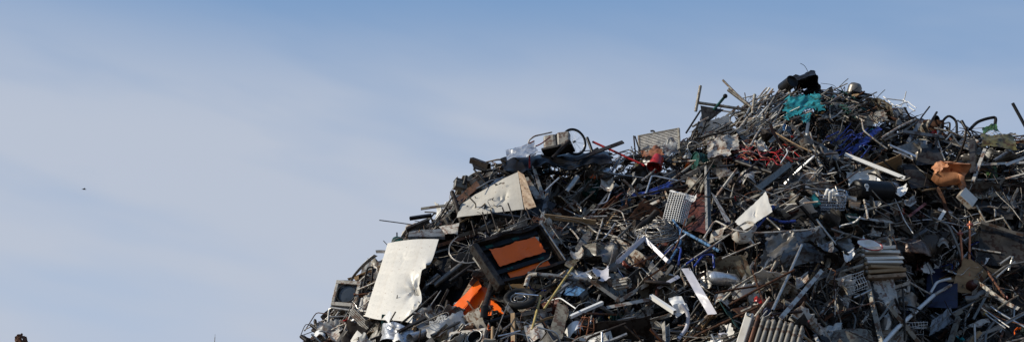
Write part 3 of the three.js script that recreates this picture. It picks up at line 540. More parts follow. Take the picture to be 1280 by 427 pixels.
for (let i = 0; i < 9; i++) { const f = rngOf(540 + i); single('blue_cable', 'thick blue cable sagging in the bundle beyond the red bucket', 'cable', tube([at(789 + 6 * f(), 238 + 8 * f(), 0.55), at(803, 240 + 6 * f(), 0.6), at(820, 235 + 7 * f(), 0.6), at(836 + 8 * f(), 226 + 8 * f(), 0.6)], 0.026, { spline: true }), 'blue', 'blue cables in one sagging bundle'); }
anchor('sagging blue cables', at(815, 237, 0.6), 0.5);
for (let i = 0; i < 34; i++) {
  const f = rngOf(600 + i), x = rr(920, 985, f), y = rr(176, 200, f), w = rr(14, 34, f), c = pick(['red', 'pink', 'orust', 'light', 'light', 'red'], f);
  single('tangled_wire', ADJ[c] + ' stiff wire in the bright tangle below the teal tarpaulin', 'wire', tube([at(x - w / 2, y + rr(-4, 8, f), 0.45), at(x - w / 6, y + rr(-7, 5, f), 0.6), at(x + w / 6, y + rr(-5, 6, f), 0.6), at(x + w / 2, y + rr(-4, 9, f), 0.5)], rr(0.012, 0.02, f), { spline: true, radial: 6 }), c, 'wires of the bright tangle');
}
anchor('bright wire tangle', at(952, 188, 0.5), 0.45);
plate('crumpled_sheet', 'small white crumpled sheet above the bright wire tangle', 'sheet', 'white', [[943, 178, 0.5], [955, 174, 0.5], [961, 188, 0.45], [946, 190, 0.4]], { nx: 12, ny: 10, amp: 0.08, freq: 4, ridge: 0.07, seed: 97, jag: 0.06 });
// tan crumpled shell
{ const [p, k] = spot(1190, 217, 0.95, 'tan crumpled shell', 0.6); const t = thing('crumpled_shell', 'orange-tan torn and crumpled metal shell open at one end', 'shell', p, [-30, -20, -8]);
  part(t, 'shell', dentGeo(uvBox(new THREE.CylinderGeometry(13 * k, 16 * k, 33 * k, 30, 10, true, 0.5, 4.9)).rotateZ(1.35), 0.2, 2.8, 6), 'tan'); part(t, 'torn_flap', sheet([V(-24 * k, 6 * k, 0.1), V(-10 * k, 15 * k, 0.25), V(-4 * k, 0, 0.32), V(-18 * k, -9 * k, 0.2)], { amp: 0.12, freq: 3, ridge: 0.08, seed: 99, jag: 0.08 }), 'tan'); }
{ const [p, k] = spot(1212, 246, 0.7, 'off-white box lid', 0.4), t = thing('square_tray', 'off-white square box lid tilted on its corner below the tan shell', 'lid', p, [-20, 24, 38]), w = 21 * k;
  part(t, 'top', sheet(flatQuad(w, w), { amp: 0.015, th: 0.01, seed: 100 }), 'cream'); for (const [a, b, x, y, rx, ry] of [[w, 0.14, 0, w / 2, 90, 0], [w, 0.14, 0, -w / 2, 90, 0], [0.14, w, -w / 2, 0, 0, 90], [0.14, w, w / 2, 0, 0, 90]]) part(t, 'side', move(sheet(flatQuad(a, b), { nx: 6, ny: 6, amp: 0.01, th: 0.01, seed: 3 }), x, y, -0.075, rx * RAD, ry * RAD, 0), 'light'); }
// hoses against the sky
single('rubber_hose', 'black hose arching up in a tight loop on the crest', 'hose', tube([at(1176, 170, 0.3), at(1179, 152, 29.9), at(1187, 145, 29.9), at(1195, 150, 29.9), at(1197, 168, 29.6)], 0.04, { spline: true }), 'rubber');
single('rubber_hose', 'black hose lying in a long low arch on the crest', 'hose', tube([at(1213, 162, 29.6), at(1224, 152, 29.7), at(1240, 147, 29.7), at(1245, 147, 29.7), at(1245, 155, 29.6)], 0.05, { spline: true }), 'rubber');
single('post', 'black tapering post sticking up alone from the crest', 'post', tube([at(1267, 129, 29.6), at(1284, 160, 29.4)], 0.05, { radial: 9 }), 'black');
plate('plastic_sheet', 'crumpled bright green plastic sheet on the crest near the black hoses', 'sheet', 'green', [[1228, 160, 29.4], [1246, 154, 29.5], [1250, 162, 29.1], [1231, 167, 29]], { nx: 14, ny: 10, amp: 0.12, freq: 3, ridge: 0.06, seed: 103, jag: 0.05 }, 'bright green plastic sheet', 0.3);
plate('plastic_sheet', 'olive-yellow plastic panel sagging below the bright green sheet', 'sheet', 'olive', [[1226, 167, 29], [1268, 170, 29], [1272, 186, 28.3], [1230, 180, 28.3]], { nx: 18, ny: 10, amp: 0.1, freq: 2, ridge: 0.05, seed: 104, jag: 0.05 }, 'olive-yellow panel', 0.5);
// black tank with a white emblem, wire basket
{ const [p, k] = spot(1092, 238, 0.7, 'black cylinder tank', 0.7), r = 13 * k, L = 62 * k, t = thing('gas_tank', 'black cylinder tank lying level with a small white emblem on its end', 'tank', p, [0, 24, 2]);
  part(t, 'body', lathe([[0.01, -L / 2], [r * 0.7, -L / 2 + 0.01], [r * 0.97, -L / 2 + 0.07], [r, -L / 2 + 0.14], [r, L / 2 - 0.1], [r * 0.8, L / 2 - 0.02], [0.01, L / 2]], 28).rotateZ(Math.PI / 2), 'black'); part(t, 'end_band', move(ring(r, 0.012, 30, 6), L / 2 - 0.16, 0, 0, 0, Math.PI / 2), 'dark');
  const e = part(t, 'emblem', join([move(cyl(0.075, 0.075, 0.012, 18), -L * 0.36, 0.05, r - 0.003, Math.PI / 2), box(0.07, 0.07, 0.012, -L * 0.36, -0.045, r - 0.008)]), 'white'); for (const s of [-1, 1]) part(e, 'emblem_eye', move(cyl(0.02, 0.02, 0.01, 10), -L * 0.36 + s * 0.028, 0.045, r + 0.006, Math.PI / 2), 'black'); }
plate('wooden_board', 'brown wooden board end under the black cylinder tank', 'board', 'board', [[1062, 249, 0.6], [1078, 248, 0.6], [1074, 263, 0.5], [1062, 258, 0.5]], { amp: 0.01, th: 0.02, seed: 106 });
function wireBasket(name, label, p, e, w, h, d, m, nx = 9, ny = 5, r = 0.006) {
  const t = thing(name, label, 'basket', p, e);
  const W = (pts, n = 'wire') => part(t, n, tube(pts.map((q) => V(...q)), r * (n === 'rim' ? 1.8 : 1), { radial: 5, rad: 0.03, seg: pts.length * 3 }), m);
  W([[-w / 2, h / 2, d / 2], [w / 2, h / 2, d / 2], [w / 2, h / 2, -d / 2], [-w / 2, h / 2, -d / 2], [-w / 2, h / 2, d / 2]], 'rim');
  for (let i = 0; i <= nx; i++) { const x = lerp(-w / 2, w / 2, i / nx); W([[x, h / 2, d / 2], [x * 0.85, -h / 2, d * 0.4], [x * 0.85, -h / 2, -d * 0.4], [x, h / 2, -d / 2]]); }
  for (let j = 1; j < ny; j++) { const y = lerp(h / 2, -h / 2, j / ny), s = lerp(1, 0.85, j / ny); W([[-w / 2 * s, y, d / 2 * s], [w / 2 * s, y, d / 2 * s], [w / 2 * s, y, -d / 2 * s], [-w / 2 * s, y, -d / 2 * s], [-w / 2 * s, y, d / 2 * s]]); }
  for (let j = 0; j <= 3; j++) { const z = lerp(-d * 0.4, d * 0.4, j / 3); W([[-w * 0.43, -h / 2, z], [w * 0.43, -h / 2, z]]); }
  return t;
}
{ const [p, k] = spot(1041, 250, 0.65, 'chrome wire basket', 0.5); const t = wireBasket('wire_basket', 'shiny wire basket with white bottles inside beside the black cylinder tank', p, [30, -14, -4], 34 * k, 20 * k, 0.45, 'chrome', 10, 5, 0.008);
  for (let i = 0; i < 4; i++) { const b = single('bottle', 'white plastic bottle lying inside the shiny wire basket', 'bottle', uvBox(new THREE.CapsuleGeometry(0.055, 0.22, 4, 10)), 'white', 'white bottles in the wire basket'); b.position.copy(at(1031 + i * 6.4, 250 + (i % 2) * 3, 0.68)); b.rotation.set(0.5, 0.2 * i, 0.25 * (i - 1)); } }
// gas pipes with red taps
for (const [x, y0, y1, w] of [[1201, 292, 346, 'shorter'], [1213.5, 281, 345, 'taller']]) { const a = at(x, y0, 0.75), b = at(x + (w === 'shorter' ? 5 : -1), y1, 0.65), t = thing('riser_pipe', w + ' of two orange-copper pipes with red taps', 'pipe', b); part(t, 'pipe', tube([V(), a.clone().sub(b).add(V(0.01, 0.1, 0))], 0.032, { radial: 9 }), 'copper'); const tap = part(t, 'tap', uvBox(new THREE.SphereGeometry(0.075, 12, 8)).scale(1.2, 0.8, 1).translate(...a.clone().sub(b).toArray()), 'pink'); part(tap, 'lever', tube([a.clone().sub(b), a.clone().sub(b).add(V(0.2, 0.1, 0.05))], 0.016), 'light'); anchor(w === 'taller' ? 'taller copper pipe' : 'shorter copper pipe', a, 0.3); }
// pile of plates/slats with enamel bowl
{ const [p, k] = spot(1098, 330, 0.6, 'stack of buckled slats', 0.7), w = 56 * k; const t = thing('slatted_crate', 'stack of buckled brown and cream slats bound together', 'slats', p, [-12, 14, 3]);
  for (let i = 0; i < 8; i++) part(t, 'slat', dentGeo(box(w * rr(0.9, 1.03), 4.2 * k, 0.5, rr(-0.05, 0.05), (i - 3.5) * 5.3 * k, rr(-0.05, 0.05), 0.012), 0.09, 2.6, i * 1.7), i > 5 ? 'cream' : pick(['board', 'wood', 'board', 'cream']));
  for (let i = 0; i < 8; i++) part(t, 'end_cap', move(uvBox(new THREE.SphereGeometry(0.05, 8, 6)), -w * 0.47 + rr(-0.03, 0.03), (i - 3.5) * 5.3 * k, 0.24), pick(['wood', 'board', 'khaki', 'light'])); }
{ const [p, k] = spot(1087, 311, 1.15, 'white enamel bowl', 0.4), r = 15 * k, t = thing('enamel_bowl', 'white enamel bowl with a red rim on the stack of slats', 'bowl', p, [34, 0, -4]); part(t, 'bowl', dentGeo(lathe([[0.01, 0], [r * 0.55, 0.01], [r * 0.85, 0.05], [r, 0.12], [r * 0.96, 0.12], [r * 0.8, 0.06], [r * 0.5, 0.025], [0.01, 0.02]], 30), 0.05, 2.5, 3), 'white'); part(t, 'rim', move(ring(r, 0.012, 32, 6), 0, 0.12, 0, Math.PI / 2), 'red'); }
{ const [p, k] = spot(1142, 318, 0.95, 'dark metal dome', 0.55), r = 21 * k, t = thing('metal_dome', 'dark rounded metal dome beside the stack of slats', 'dome', p, [-8, 0, -6]); const g = uvBox(new THREE.SphereGeometry(r, 30, 16, 0, 7, 0, 1.75)); part(t, 'shell', dentGeo(g, 0.05, 2.4, 1), new THREE.MeshStandardMaterial({ color: new THREE.Color().setRGB(0.13, 0.095, 0.08), roughness: 0.5, metalness: 0.4, map: texWorn, roughnessMap: texRough, bumpMap: texBump, bumpScale: 0.003, side: THREE.DoubleSide })); part(t, 'rim', move(ring(r * 0.985, 0.014, 30, 6), 0, -r * 0.17, 0, Math.PI / 2), 'drust'); }
// column radiator
{ const [p, k] = spot(970, 414, 0.75, 'ribbed column radiator', 0.75), t = thing('column_radiator', 'white ribbed column radiator with a rusted end section', 'radiator', p, [-24, -20, -16]), n = 9, s = 6.9 * k, h = 58 * k;
  for (let i = 0; i < n; i++) { const x = (i - n / 2 + 0.9) * s; const m = i === 0 ? 'rust' : 'ribs'; const c = part(t, 'column', join([move(uvBox(new THREE.CapsuleGeometry(s * rr(0.3, 0.37), h - s, 4, 10)), x, -h * 0.26, 0.07), move(uvBox(new THREE.CapsuleGeometry(s * 0.36, h - s, 4, 10)), x, -h * 0.26, -0.07)]), m, i === 0 ? 'rust-stained end section' : undefined); c.rotation.z = rr(-0.03, 0.03); c.position.y = rr(-0.05, 0.03); part(c, 'bridge', box(s * 0.5, s * 0.7, 0.2, x, h * 0.2, 0, 0.02), m); }
  part(t, 'end_plate', dentGeo(box(10 * k, h * 0.9, 0.2, -n * s / 2 - 5 * k, -h * 0.2, 0, 0.02), 0.03, 3, 4), 'cream', 'rusty cream end plate'); part(t, 'pipe_socket', move(cyl(0.05, 0.05, 0.06, 14, true), -n * s / 2 - 5 * k, h * 0.2, 0.1, Math.PI / 2), 'soot'); }
plate('angle_bracket', 'brown triangular bracket plate behind the ribbed column radiator', 'bracket', 'drust', [[916, 386, 0.6], [1008, 370, 0.65], [1012, 378, 0.6], [928, 396, 0.55]], { amp: 0.015, th: 0.03, seed: 110 }, 'brown bracket plate', 0.3);
plate('metal_sheet', 'white creased panel with torn corner beside the blue bar', 'panel', 'cream', [[919, 277, 23.2], [958, 240, 23.9], [966, 264, 23.1], [931, 288, 22.8]], { nx: 18, ny: 12, amp: 0.03, freq: 2, th: 0.006, seed: 112, jag: 0.03, dents: [[0.5, 0.5, 0.3, 0.05]] }, 'white creased panel', 0.6);
plate('metal_sheet', 'pale strip of panel under the white creased panel', 'panel', 'light', [[890, 290, 0.5], [915, 280, 0.5], [918, 290, 0.45], [886, 304, 0.45]], { amp: 0.03, th: 0.006, seed: 113 });
single('blue_bar', 'deep blue steel bar leaning along the white creased panel', 'bar', tube([at(934, 299, 0.8), at(967, 258, 0.85)], 0.05, { radial: 8 }), 'blue');
single('blue_bar', 'deep blue bent bar hanging under the white creased panel', 'bar', tube([at(962, 272, 0.6), at(980, 278, 0.6), at(995, 276, 0.6)], 0.035, { radial: 8 }), 'blue');
// white lattice crate and wire coils
{ const [p, k] = spot(844, 264, 0.75, 'white lattice crate', 0.6), t = thing('lattice_crate', 'white plastic lattice panel standing bent above the blue tubes', 'lattice', p, [-14, 22, -22]), w = 27 * k, h = 40 * k;
  const q = (u, v) => V((u - 0.5) * w, (v - 0.5) * h, 0.25 * Math.sin(u * 2.2) + 0.1 * v * v);
  for (let i = 0; i <= 11; i++) part(t, 'slat', tube([0, 0.25, 0.5, 0.75, 1].map((v) => q(i / 11, v)), 0.011, { spline: true, radial: 4, seg: 8 }), 'white');
  for (let j = 0; j <= 13; j++) part(t, 'slat', tube([0, 0.25, 0.5, 0.75, 1].map((u) => q(u, j / 13)), 0.011, { spline: true, radial: 4, seg: 8 }), 'white'); }
for (let i = 0; i < 14; i++) { const f = rngOf(700 + i), cx = rr(812, 832, f), cy = rr(283, 297, f), a = rr(14, 30, f), b = rr(6, 13, f), pts = []; for (let j = 0; j < 9; j++) { const w = j / 9 * 6.283; pts.push(at(cx + a * Math.cos(w), cy + b * Math.sin(w) - 2, 0.5 + 0.12 * Math.sin(w + i))); } single('wire_hoop', 'grey wire hoop in the coil under the white lattice panel', 'wire', tube(pts, 0.013, { spline: true, closed: true, radial: 5 }), pick(['galv', 'galv', 'light'], f), 'grey hoops of the wire coil'); }
anchor('grey wire coil', at(815, 290, 0.5), 0.5);
for (let i = 0; i < 22; i++) { const f = rngOf(740 + i), x = rr(735, 800, f), y = rr(258, 288, f), w = rr(30, 70, f); const sm = pick(['galv', 'steel', 'dark', 'light'], f); single('springy_wire', `${w > 50 ? 'long' : 'short'} ${ADJ[sm]} springy wire in the ${y < 272 ? 'upper' : 'lower'} matted layer beside the wire coil`, 'wire', tube([at(x - w / 2, y + rr(-4, 9, f), 0.4), at(x - w / 5, y + rr(-8, 4, f), 0.55), at(x + w / 5, y + rr(-8, 4, f), 0.55), at(x + w / 2, y + rr(-4, 9, f), 0.4)], rr(0.008, 0.015, f), { spline: true, radial: 5 }), sm, 'springy wires of the matted layer'); }
// blue tubular chair
{ const p = at(866, 302, 0.65), t = thing('tubular_chair', 'blue tubular chair frame upside down below the white lattice panel', 'chair', p), L = (x, y, o = 0.65) => at(x, y, o).sub(p);
  part(t, 'side_tube', tube([L(842, 275, 0.8), L(851, 289, 0.8), L(851, 304, 0.75), L(838, 326, 0.65)], 0.035), 'lblue'); part(t, 'seat_rail', tube([L(851, 287, 0.75), L(900, 314, 0.7)], 0.04), 'lblue'); part(t, 'leg', tube([L(828, 320), L(843, 308, 0.75), L(852, 310, 0.75), L(848, 332)], 0.028, { rad: 0.12 }), 'blue'); part(t, 'leg', tube([L(868, 333), L(880, 318, 0.7), L(892, 318, 0.7), L(893, 335)], 0.028, { rad: 0.12 }), 'blue'); part(t, 'leg', tube([L(858, 330), L(900, 302, 0.7)], 0.024), 'blue'); anchor('blue tubular chair', p, 0.6); }
// pale folded channels
single('folded_channel', 'pale lilac steel strip folded to a peak beside the wire coil', 'strip', join([[773, 327, 805, 297], [805, 297, 836, 327]].map(([a, b, c, d]) => { const p = at(a, b, 0.75), q = at(c, d, 0.8), g = profileBar('channel', 0.055, p.distanceTo(q)); g.applyQuaternion(new THREE.Quaternion().setFromUnitVectors(V(1, 0, 0), q.clone().sub(p).normalize())); return g.translate(...p.lerp(q, 0.5).toArray()); })), 'lilac'); anchor('peaked lilac strip', at(805, 305, 0.75), 0.45);
single('folded_channel', 'grey steel strips joined in a V below the peaked lilac strip', 'strip', join([[733, 347, 774, 376], [774, 376, 812, 353]].map(([a, b, c, d]) => { const p = at(a, b, 0.7), q = at(c, d, 0.7), g = profileBar('channel', 0.05, p.distanceTo(q)); g.applyQuaternion(new THREE.Quaternion().setFromUnitVectors(V(1, 0, 0), q.clone().sub(p).normalize())); return g.translate(...p.lerp(q, 0.5).toArray()); })), 'light'); anchor('grey V of strips', at(774, 366, 0.7), 0.4);
plate('bent_plate', 'long white bent plate hanging down below the blue tubular chair', 'plate', 'lilac', [[852, 336, 0.85], [863, 335, 0.85], [897, 392, 0.75], [886, 394, 0.75]], { nx: 8, ny: 22, amp: 0.08, freq: 1.6, th: 0.008, seed: 120 }, 'long white bent plate', 0.5);
plate('crumpled_sheet', 'white crumpled casing standing beside the long white bent plate', 'sheet', 'white', [[836, 374, 0.8], [852, 370, 0.85], [862, 388, 0.75], [846, 396, 0.7]], { nx: 14, ny: 14, amp: 0.12, freq: 2.4, ridge: 0.1, th: 0.005, seed: 121 }, 'white crumpled casing', 0.4);
single('bent_tube', 'pale flat tube bent down from the white crumpled casing', 'tube', tube([at(852, 380, 0.85), at(860, 392, 0.8), at(859, 408, 0.75), at(848, 424, 0.7)], 0.045, { spline: true }), 'lilac');
plate('tapered_sheet', 'long grey tapering sheet lying below the white crumpled casing', 'sheet', 'light', [[770, 411, 0.65], [842, 388, 0.75], [840, 395, 0.7], [790, 408, 0.6]], { nx: 20, ny: 6, amp: 0.05, freq: 2, th: 0.006, seed: 122 }, 'long grey tapering sheet', 0.5);
{ const [p, k] = spot(769, 356, 0.75, 'toothed gear drum', 0.3), t = thing('gear_drum', 'pale ribbed gear drum lying in front of the peaked lilac strip', 'gear', p, [0, -35, 6]); const r = 7 * k, L = 20 * k; part(t, 'core', move(cyl(r * 0.8, r * 0.7, L, 18, true), L / 2, 0, 0, 0, 0, Math.PI / 2), 'light'); part(t, 'bore', move(cyl(r * 0.35, r * 0.35, L * 0.9, 12), L * 0.46, 0, 0, 0, 0, Math.PI / 2), 'black'); for (let i = 0; i < 10; i++) { const a = i / 10 * 6.283; part(t, 'tooth', box(L, r * 0.28, r * 0.3, L / 2, Math.cos(a) * r * 0.88, Math.sin(a) * r * 0.88), 'light'); } }
{ const a = at(884, 209, 0.85), b = at(886, 288, 0.8), p = a.clone().lerp(b, 0.5), t = thing('slotted_upright', 'light grey slotted shelf upright standing in front of the dark green drum', 'upright', p), L = a.distanceTo(b); const g = profileBar('channel', 0.055, L), u = part(t, 'rail', g, 'galv'); u.quaternion.setFromUnitVectors(V(1, 0, 0), b.clone().sub(a).normalize()); for (let i = 0; i < 9; i++) part(u, 'slot', box(0.05, 0.004, 0.03, (i - 4) * L / 9.5, -0.047, 0), 'black'); anchor('slotted shelf upright', p, 0.3); anchor(null, a, 0.3); anchor(null, b, 0.3); }
plate('bent_strip', 'grey-blue bent strip leaning beside the slotted shelf upright', 'strip', 'gblue', [[889, 240, 0.7], [894, 244, 0.7], [914, 277, 0.65], [907, 277, 0.65]], { amp: 0.03, th: 0.01, seed: 125 });
plate('red_sheet', 'dark red sheet standing behind the slotted shelf upright', 'panel', 'dred', [[852, 244, -0.1], [884, 240, -0.1], [884, 292, -0.1], [854, 286, -0.1]], { amp: 0.05, th: 0.008, seed: 126 }, 'dark red sheet', 0.3);
plate('tapered_plank', 'grey weathered plank sloping above the motor scooter wheel', 'plank', 'khaki', [[739, 279, 0.85], [746, 284, 0.85], [716, 336, 0.7], [706, 330, 0.7]], { nx: 4, ny: 14, amp: 0.02, th: 0.03, seed: 127 }, 'grey weathered plank', 0.5);
plate('wooden_board', 'dark olive board standing on edge near the yellow sticks', 'board', 'khaki', [[697, 378, 0.75], [710, 384, 0.75], [704, 424, 0.65], [684, 424, 0.65]], { nx: 8, ny: 14, amp: 0.04, th: 0.03, seed: 128 }, 'dark olive board', 0.5);
plate('sheet_offcut', 'flat blue metal offcut lying below the orange-backed cabinet', 'sheet', 'lblue', [[713, 354, 0.65], [732, 362, 0.6], [722, 370, 0.55], [704, 368, 0.6]], { amp: 0.02, th: 0.006, seed: 129 }, 'flat blue offcut', 0.3);
for (const [x1, y1, x2, y2, l] of [[716, 334, 680, 386, 'long pale yellow stick leaning across the blue offcut'], [676, 370, 665, 412, 'short pale yellow stick standing by the dark olive board']]) single('wooden_stick', l, 'stick', tube([at(x1, y1, 0.95), at(x2, y2, 0.85)], 0.028, { radial: 6 }), 'yellow');
{ const [p, k] = spot(905, 349, 0.6, 'silver exhaust silencer', 0.45), t = thing('exhaust_silencer', 'silver fluted exhaust silencer lying below the blue tubular chair', 'silencer', p, [0, 18, -4]); const r = 9 * k, L = 40 * k; part(t, 'body', dentGeo(lathe([[0.01, -L / 2], [r * 0.6, -L / 2 + 0.01], [r * 0.95, -L / 2 + 0.08], [r, -L / 4], [r * 0.93, -L / 5], [r, -L / 8], [r * 0.93, 0], [r, L / 8], [r * 0.95, L / 2 - 0.1], [r * 0.5, L / 2], [0.01, L / 2]], 26).rotateZ(Math.PI / 2), 0.04, 2.5, 3), 'alu'); part(t, 'inlet_pipe', tube([V(L / 2 - 0.05, 0, 0), V(L / 2 + 0.2, -0.06, 0), V(L / 2 + 0.4, -0.16, 0.1)], 0.03), 'steel'); }
{ const p = at(930, 292, 0.85), t = thing('toilet_cistern_pipe', 'white crumpled basin with a pipe stub in front of the blue bar', 'basin', p, [-10, 10, 0]), k = perPx(p); part(t, 'basin', dentGeo(lathe([[0.03, -12 * k], [7 * k, -9 * k], [11 * k, 0], [11.5 * k, 7 * k], [10.5 * k, 7 * k], [9.5 * k, 0], [5 * k, -8 * k], [0.02, -10 * k]], 20).rotateX(0.7).rotateZ(0.5), 0.2, 3, 5), 'light'); part(t, 'pipe_stub', tube([V(0, 0, 0.05), V(8 * k, -16 * k, 0.1)], 0.055, { radial: 10 }), 'light'); anchor('white crumpled basin', p, 0.4); }
plate('crumpled_sheet', 'large crumpled grey-blue sheet metal mass below the white creased panel', 'sheet', 'gblue', [[956, 292, 0.7], [1030, 284, 0.7], [1036, 328, 0.55], [950, 334, 0.55]], { nx: 34, ny: 22, amp: 0.2, freq: 1.5, ridge: 0.16, th: 0.005, seed: 133, jag: 0.12 }, 'large crumpled grey-blue sheet', 0.8);
plate('crumpled_sheet', 'crumpled glossy dark sheet over the large grey-blue sheet', 'sheet', 'steel', [[958, 300, 0.85], [992, 288, 0.9], [1000, 312, 0.8], [962, 330, 0.75]], { nx: 22, ny: 16, amp: 0.15, freq: 2, ridge: 0.12, th: 0.004, seed: 134, jag: 0.1 });
plate('steel_sheet', 'big dark sheet sloping below the copper pipes', 'sheet', 'dark', [[1228, 280, 0.6], [1290, 292, 0.6], [1290, 336, 0.5], [1222, 330, 0.5]], { amp: 0.05, th: 0.01, seed: 135 }, 'big dark sloping sheet', 0.6);
plate('steel_sheet', 'dark grey angled sheet beside the tan crumpled shell', 'sheet', 'dark', [[1128, 206, 0.7], [1142, 204, 0.7], [1168, 232, 0.6], [1140, 236, 0.55]], { amp: 0.03, th: 0.01, seed: 136 }, 'dark grey angled sheet', 0.4);
plate('steel_sheet', 'grey sheet tent above the dark angled sheet', 'sheet', 'steel', [[1120, 184, 0.65], [1150, 174, 0.7], [1162, 184, 0.65], [1130, 196, 0.6]], { nx: 14, ny: 10, amp: 0.06, ridge: 0.05, th: 0.005, seed: 137 }, 'grey sheet tent', 0.4);
plate('steel_sheet', 'dark brown sheet standing behind the grey sheet tent', 'sheet', 'dark', [[1150, 182, 0.6], [1170, 178, 0.6], [1182, 204, 0.5], [1146, 206, 0.5]], { amp: 0.04, th: 0.008, seed: 138 });
plate('crumpled_sheet', 'pale crumpled sheet at the end of the black cylinder tank', 'sheet', 'cream', [[1058, 214, 0.6], [1098, 208, 0.65], [1102, 226, 0.55], [1062, 230, 0.5]], { nx: 20, ny: 12, amp: 0.12, freq: 1.8, ridge: 0.08, th: 0.004, seed: 139, jag: 0.06 }, 'pale crumpled sheet', 0.4);
plate('crumpled_sheet', 'grey-blue crumpled sheet low down beside the bright bent tube', 'sheet', 'gblue', [[1164, 402, 0.7], [1190, 383, 0.75], [1194, 402, 0.65], [1162, 420, 0.6]], { nx: 16, ny: 12, amp: 0.07, freq: 2, ridge: 0.06, th: 0.005, seed: 140, jag: 0.05 }, 'low grey-blue sheet', 0.45);
plate('curved_cover', 'dark green-grey curved lid lying low near the column radiator', 'lid', 'khaki', [[1046, 410, 0.6], [1094, 410, 0.6], [1096, 428, 0.5], [1042, 428, 0.5]], { nx: 18, ny: 8, amp: 0.03, curl: -0.14, th: 0.01, seed: 141 }, 'dark curved lid', 0.5);
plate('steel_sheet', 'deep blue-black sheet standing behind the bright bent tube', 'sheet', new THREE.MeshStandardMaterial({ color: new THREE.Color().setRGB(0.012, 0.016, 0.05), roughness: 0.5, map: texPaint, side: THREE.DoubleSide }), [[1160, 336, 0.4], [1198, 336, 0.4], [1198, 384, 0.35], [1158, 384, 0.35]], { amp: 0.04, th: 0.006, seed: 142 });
{ const p = at(822, 352, 0.8), t = thing('stool', 'brown round stool seat on a red post in front of the grey V of strips', 'stool', p, [8, 0, -6]), k = perPx(p); part(t, 'seat', lathe([[0.01, 0.03], [15 * k, 0.02], [17 * k, -0.02], [15 * k, -0.06], [0.01, -0.06]], 24), 'soot'); part(t, 'post', tube([V(0, -0.05, 0), V(0.03, -0.5, 0)], 0.035, { radial: 9 }), 'dred'); anchor('brown round stool', p, 0.35); }
{ const p = at(733, 410, 0.7), t = thing('rusty_cage', 'small orange-rust wire cage low down beside the dark olive board', 'cage', p, [0, 20, -14]); for (let i = 0; i < 7; i++) { const a = i / 7 * 6.283; part(t, 'bar', tube([V(Math.cos(a) * 0.14, -0.26, Math.sin(a) * 0.14), V(Math.cos(a) * 0.18, 0, Math.sin(a) * 0.18), V(Math.cos(a) * 0.12, 0.24, Math.sin(a) * 0.12)], 0.011, { spline: true, radial: 5 }), 'orust'); } for (const y of [-0.22, 0, 0.2]) part(t, 'hoop', move(ring(y === 0 ? 0.18 : 0.14, 0.01, 20, 5), 0, y, 0, Math.PI / 2), 'orust'); anchor('orange-rust wire cage', p, 0.3); }
plate('crumpled_sheet', 'bright white curved scrap beside the orange-rust wire cage', 'sheet', 'white', [[706, 408, 0.7], [726, 396, 0.75], [730, 408, 0.7], [712, 416, 0.65]], { nx: 14, ny: 10, amp: 0.06, curl: -0.15, th: 0.006, seed: 145 }, 'bright white curved scrap', 0.3);
plate('crumpled_sheet', 'pale crumpled sheet below the motor scooter wheel', 'sheet', 'light', [[655, 410, 0.65], [676, 402, 0.7], [684, 424, 0.6], [660, 428, 0.6]], { nx: 14, ny: 10, amp: 0.1, ridge: 0.08, th: 0.005, seed: 146 });
// what stands at the heap's shoulder: tub, pots
{ const [p, k] = spot(596, 228, 27.4, 'grey tipped tub', 0.3), t = thing('tub', 'grey round tub tipped over at the shoulder of the heap', 'tub', p, [30, 0, 30]); const r = 11 * k; part(t, 'body', dentGeo(lathe([[0.01, -r], [r * 0.8, -r], [r, r * 0.9], [r * 0.94, r * 0.88], [r * 0.75, -r * 0.92], [0.01, -r * 0.92]]), 0.03, 4, 1), 'light'); part(t, 'rim', move(ring(r, 0.012, 24, 6), 0, r * 0.9, 0, Math.PI / 2), 'light'); }
{ const [p, k] = spot(575, 232, 27.2, 'grey battered case', 0.3), t = thing('battered_case', 'small grey battered case on the shoulder beside the tipped tub', 'case', p, [-10, 20, -12]); part(t, 'body', dentGeo(box(16 * k, 11 * k, 0.3, 0, 0, 0, 0.03), 0.04, 4, 2), 'khaki'); part(t, 'lid', box(16.5 * k, 0.04, 0.31, 0, 6 * k, 0), 'dark'); part(t, 'post', tube([V(3 * k, 0, 0.18), V(4 * k, 12 * k, 0.18)], 0.05, { radial: 8 }), 'dark'); }
plate('steel_sheet', 'heavy dark folded sheet on the shoulder above the cream cabinet side', 'sheet', 'dark', [[588, 200, 27.5], [612, 206, 27.4], [606, 214, 27.1], [592, 210, 27.2]], { amp: 0.03, th: 0.04, seed: 150 });
plate('steel_sheet', 'dark bluish metal box lid below the thin hooked rod', 'sheet', 'gblue', [[512, 290, 26], [556, 287, 25.8], [556, 297, 25.4], [510, 297, 25.5]], { amp: 0.02, th: 0.08, seed: 151 }, 'dark bluish box lid', 0.3);
plate('crumpled_sheet', 'pale broken sheet lying over the dark bluish box lid', 'sheet', 'light', [[548, 281, 25.7], [574, 278, 25.5], [572, 294, 25.2], [556, 292, 25.3]], { nx: 12, ny: 10, amp: 0.06, ridge: 0.05, th: 0.005, seed: 152 });
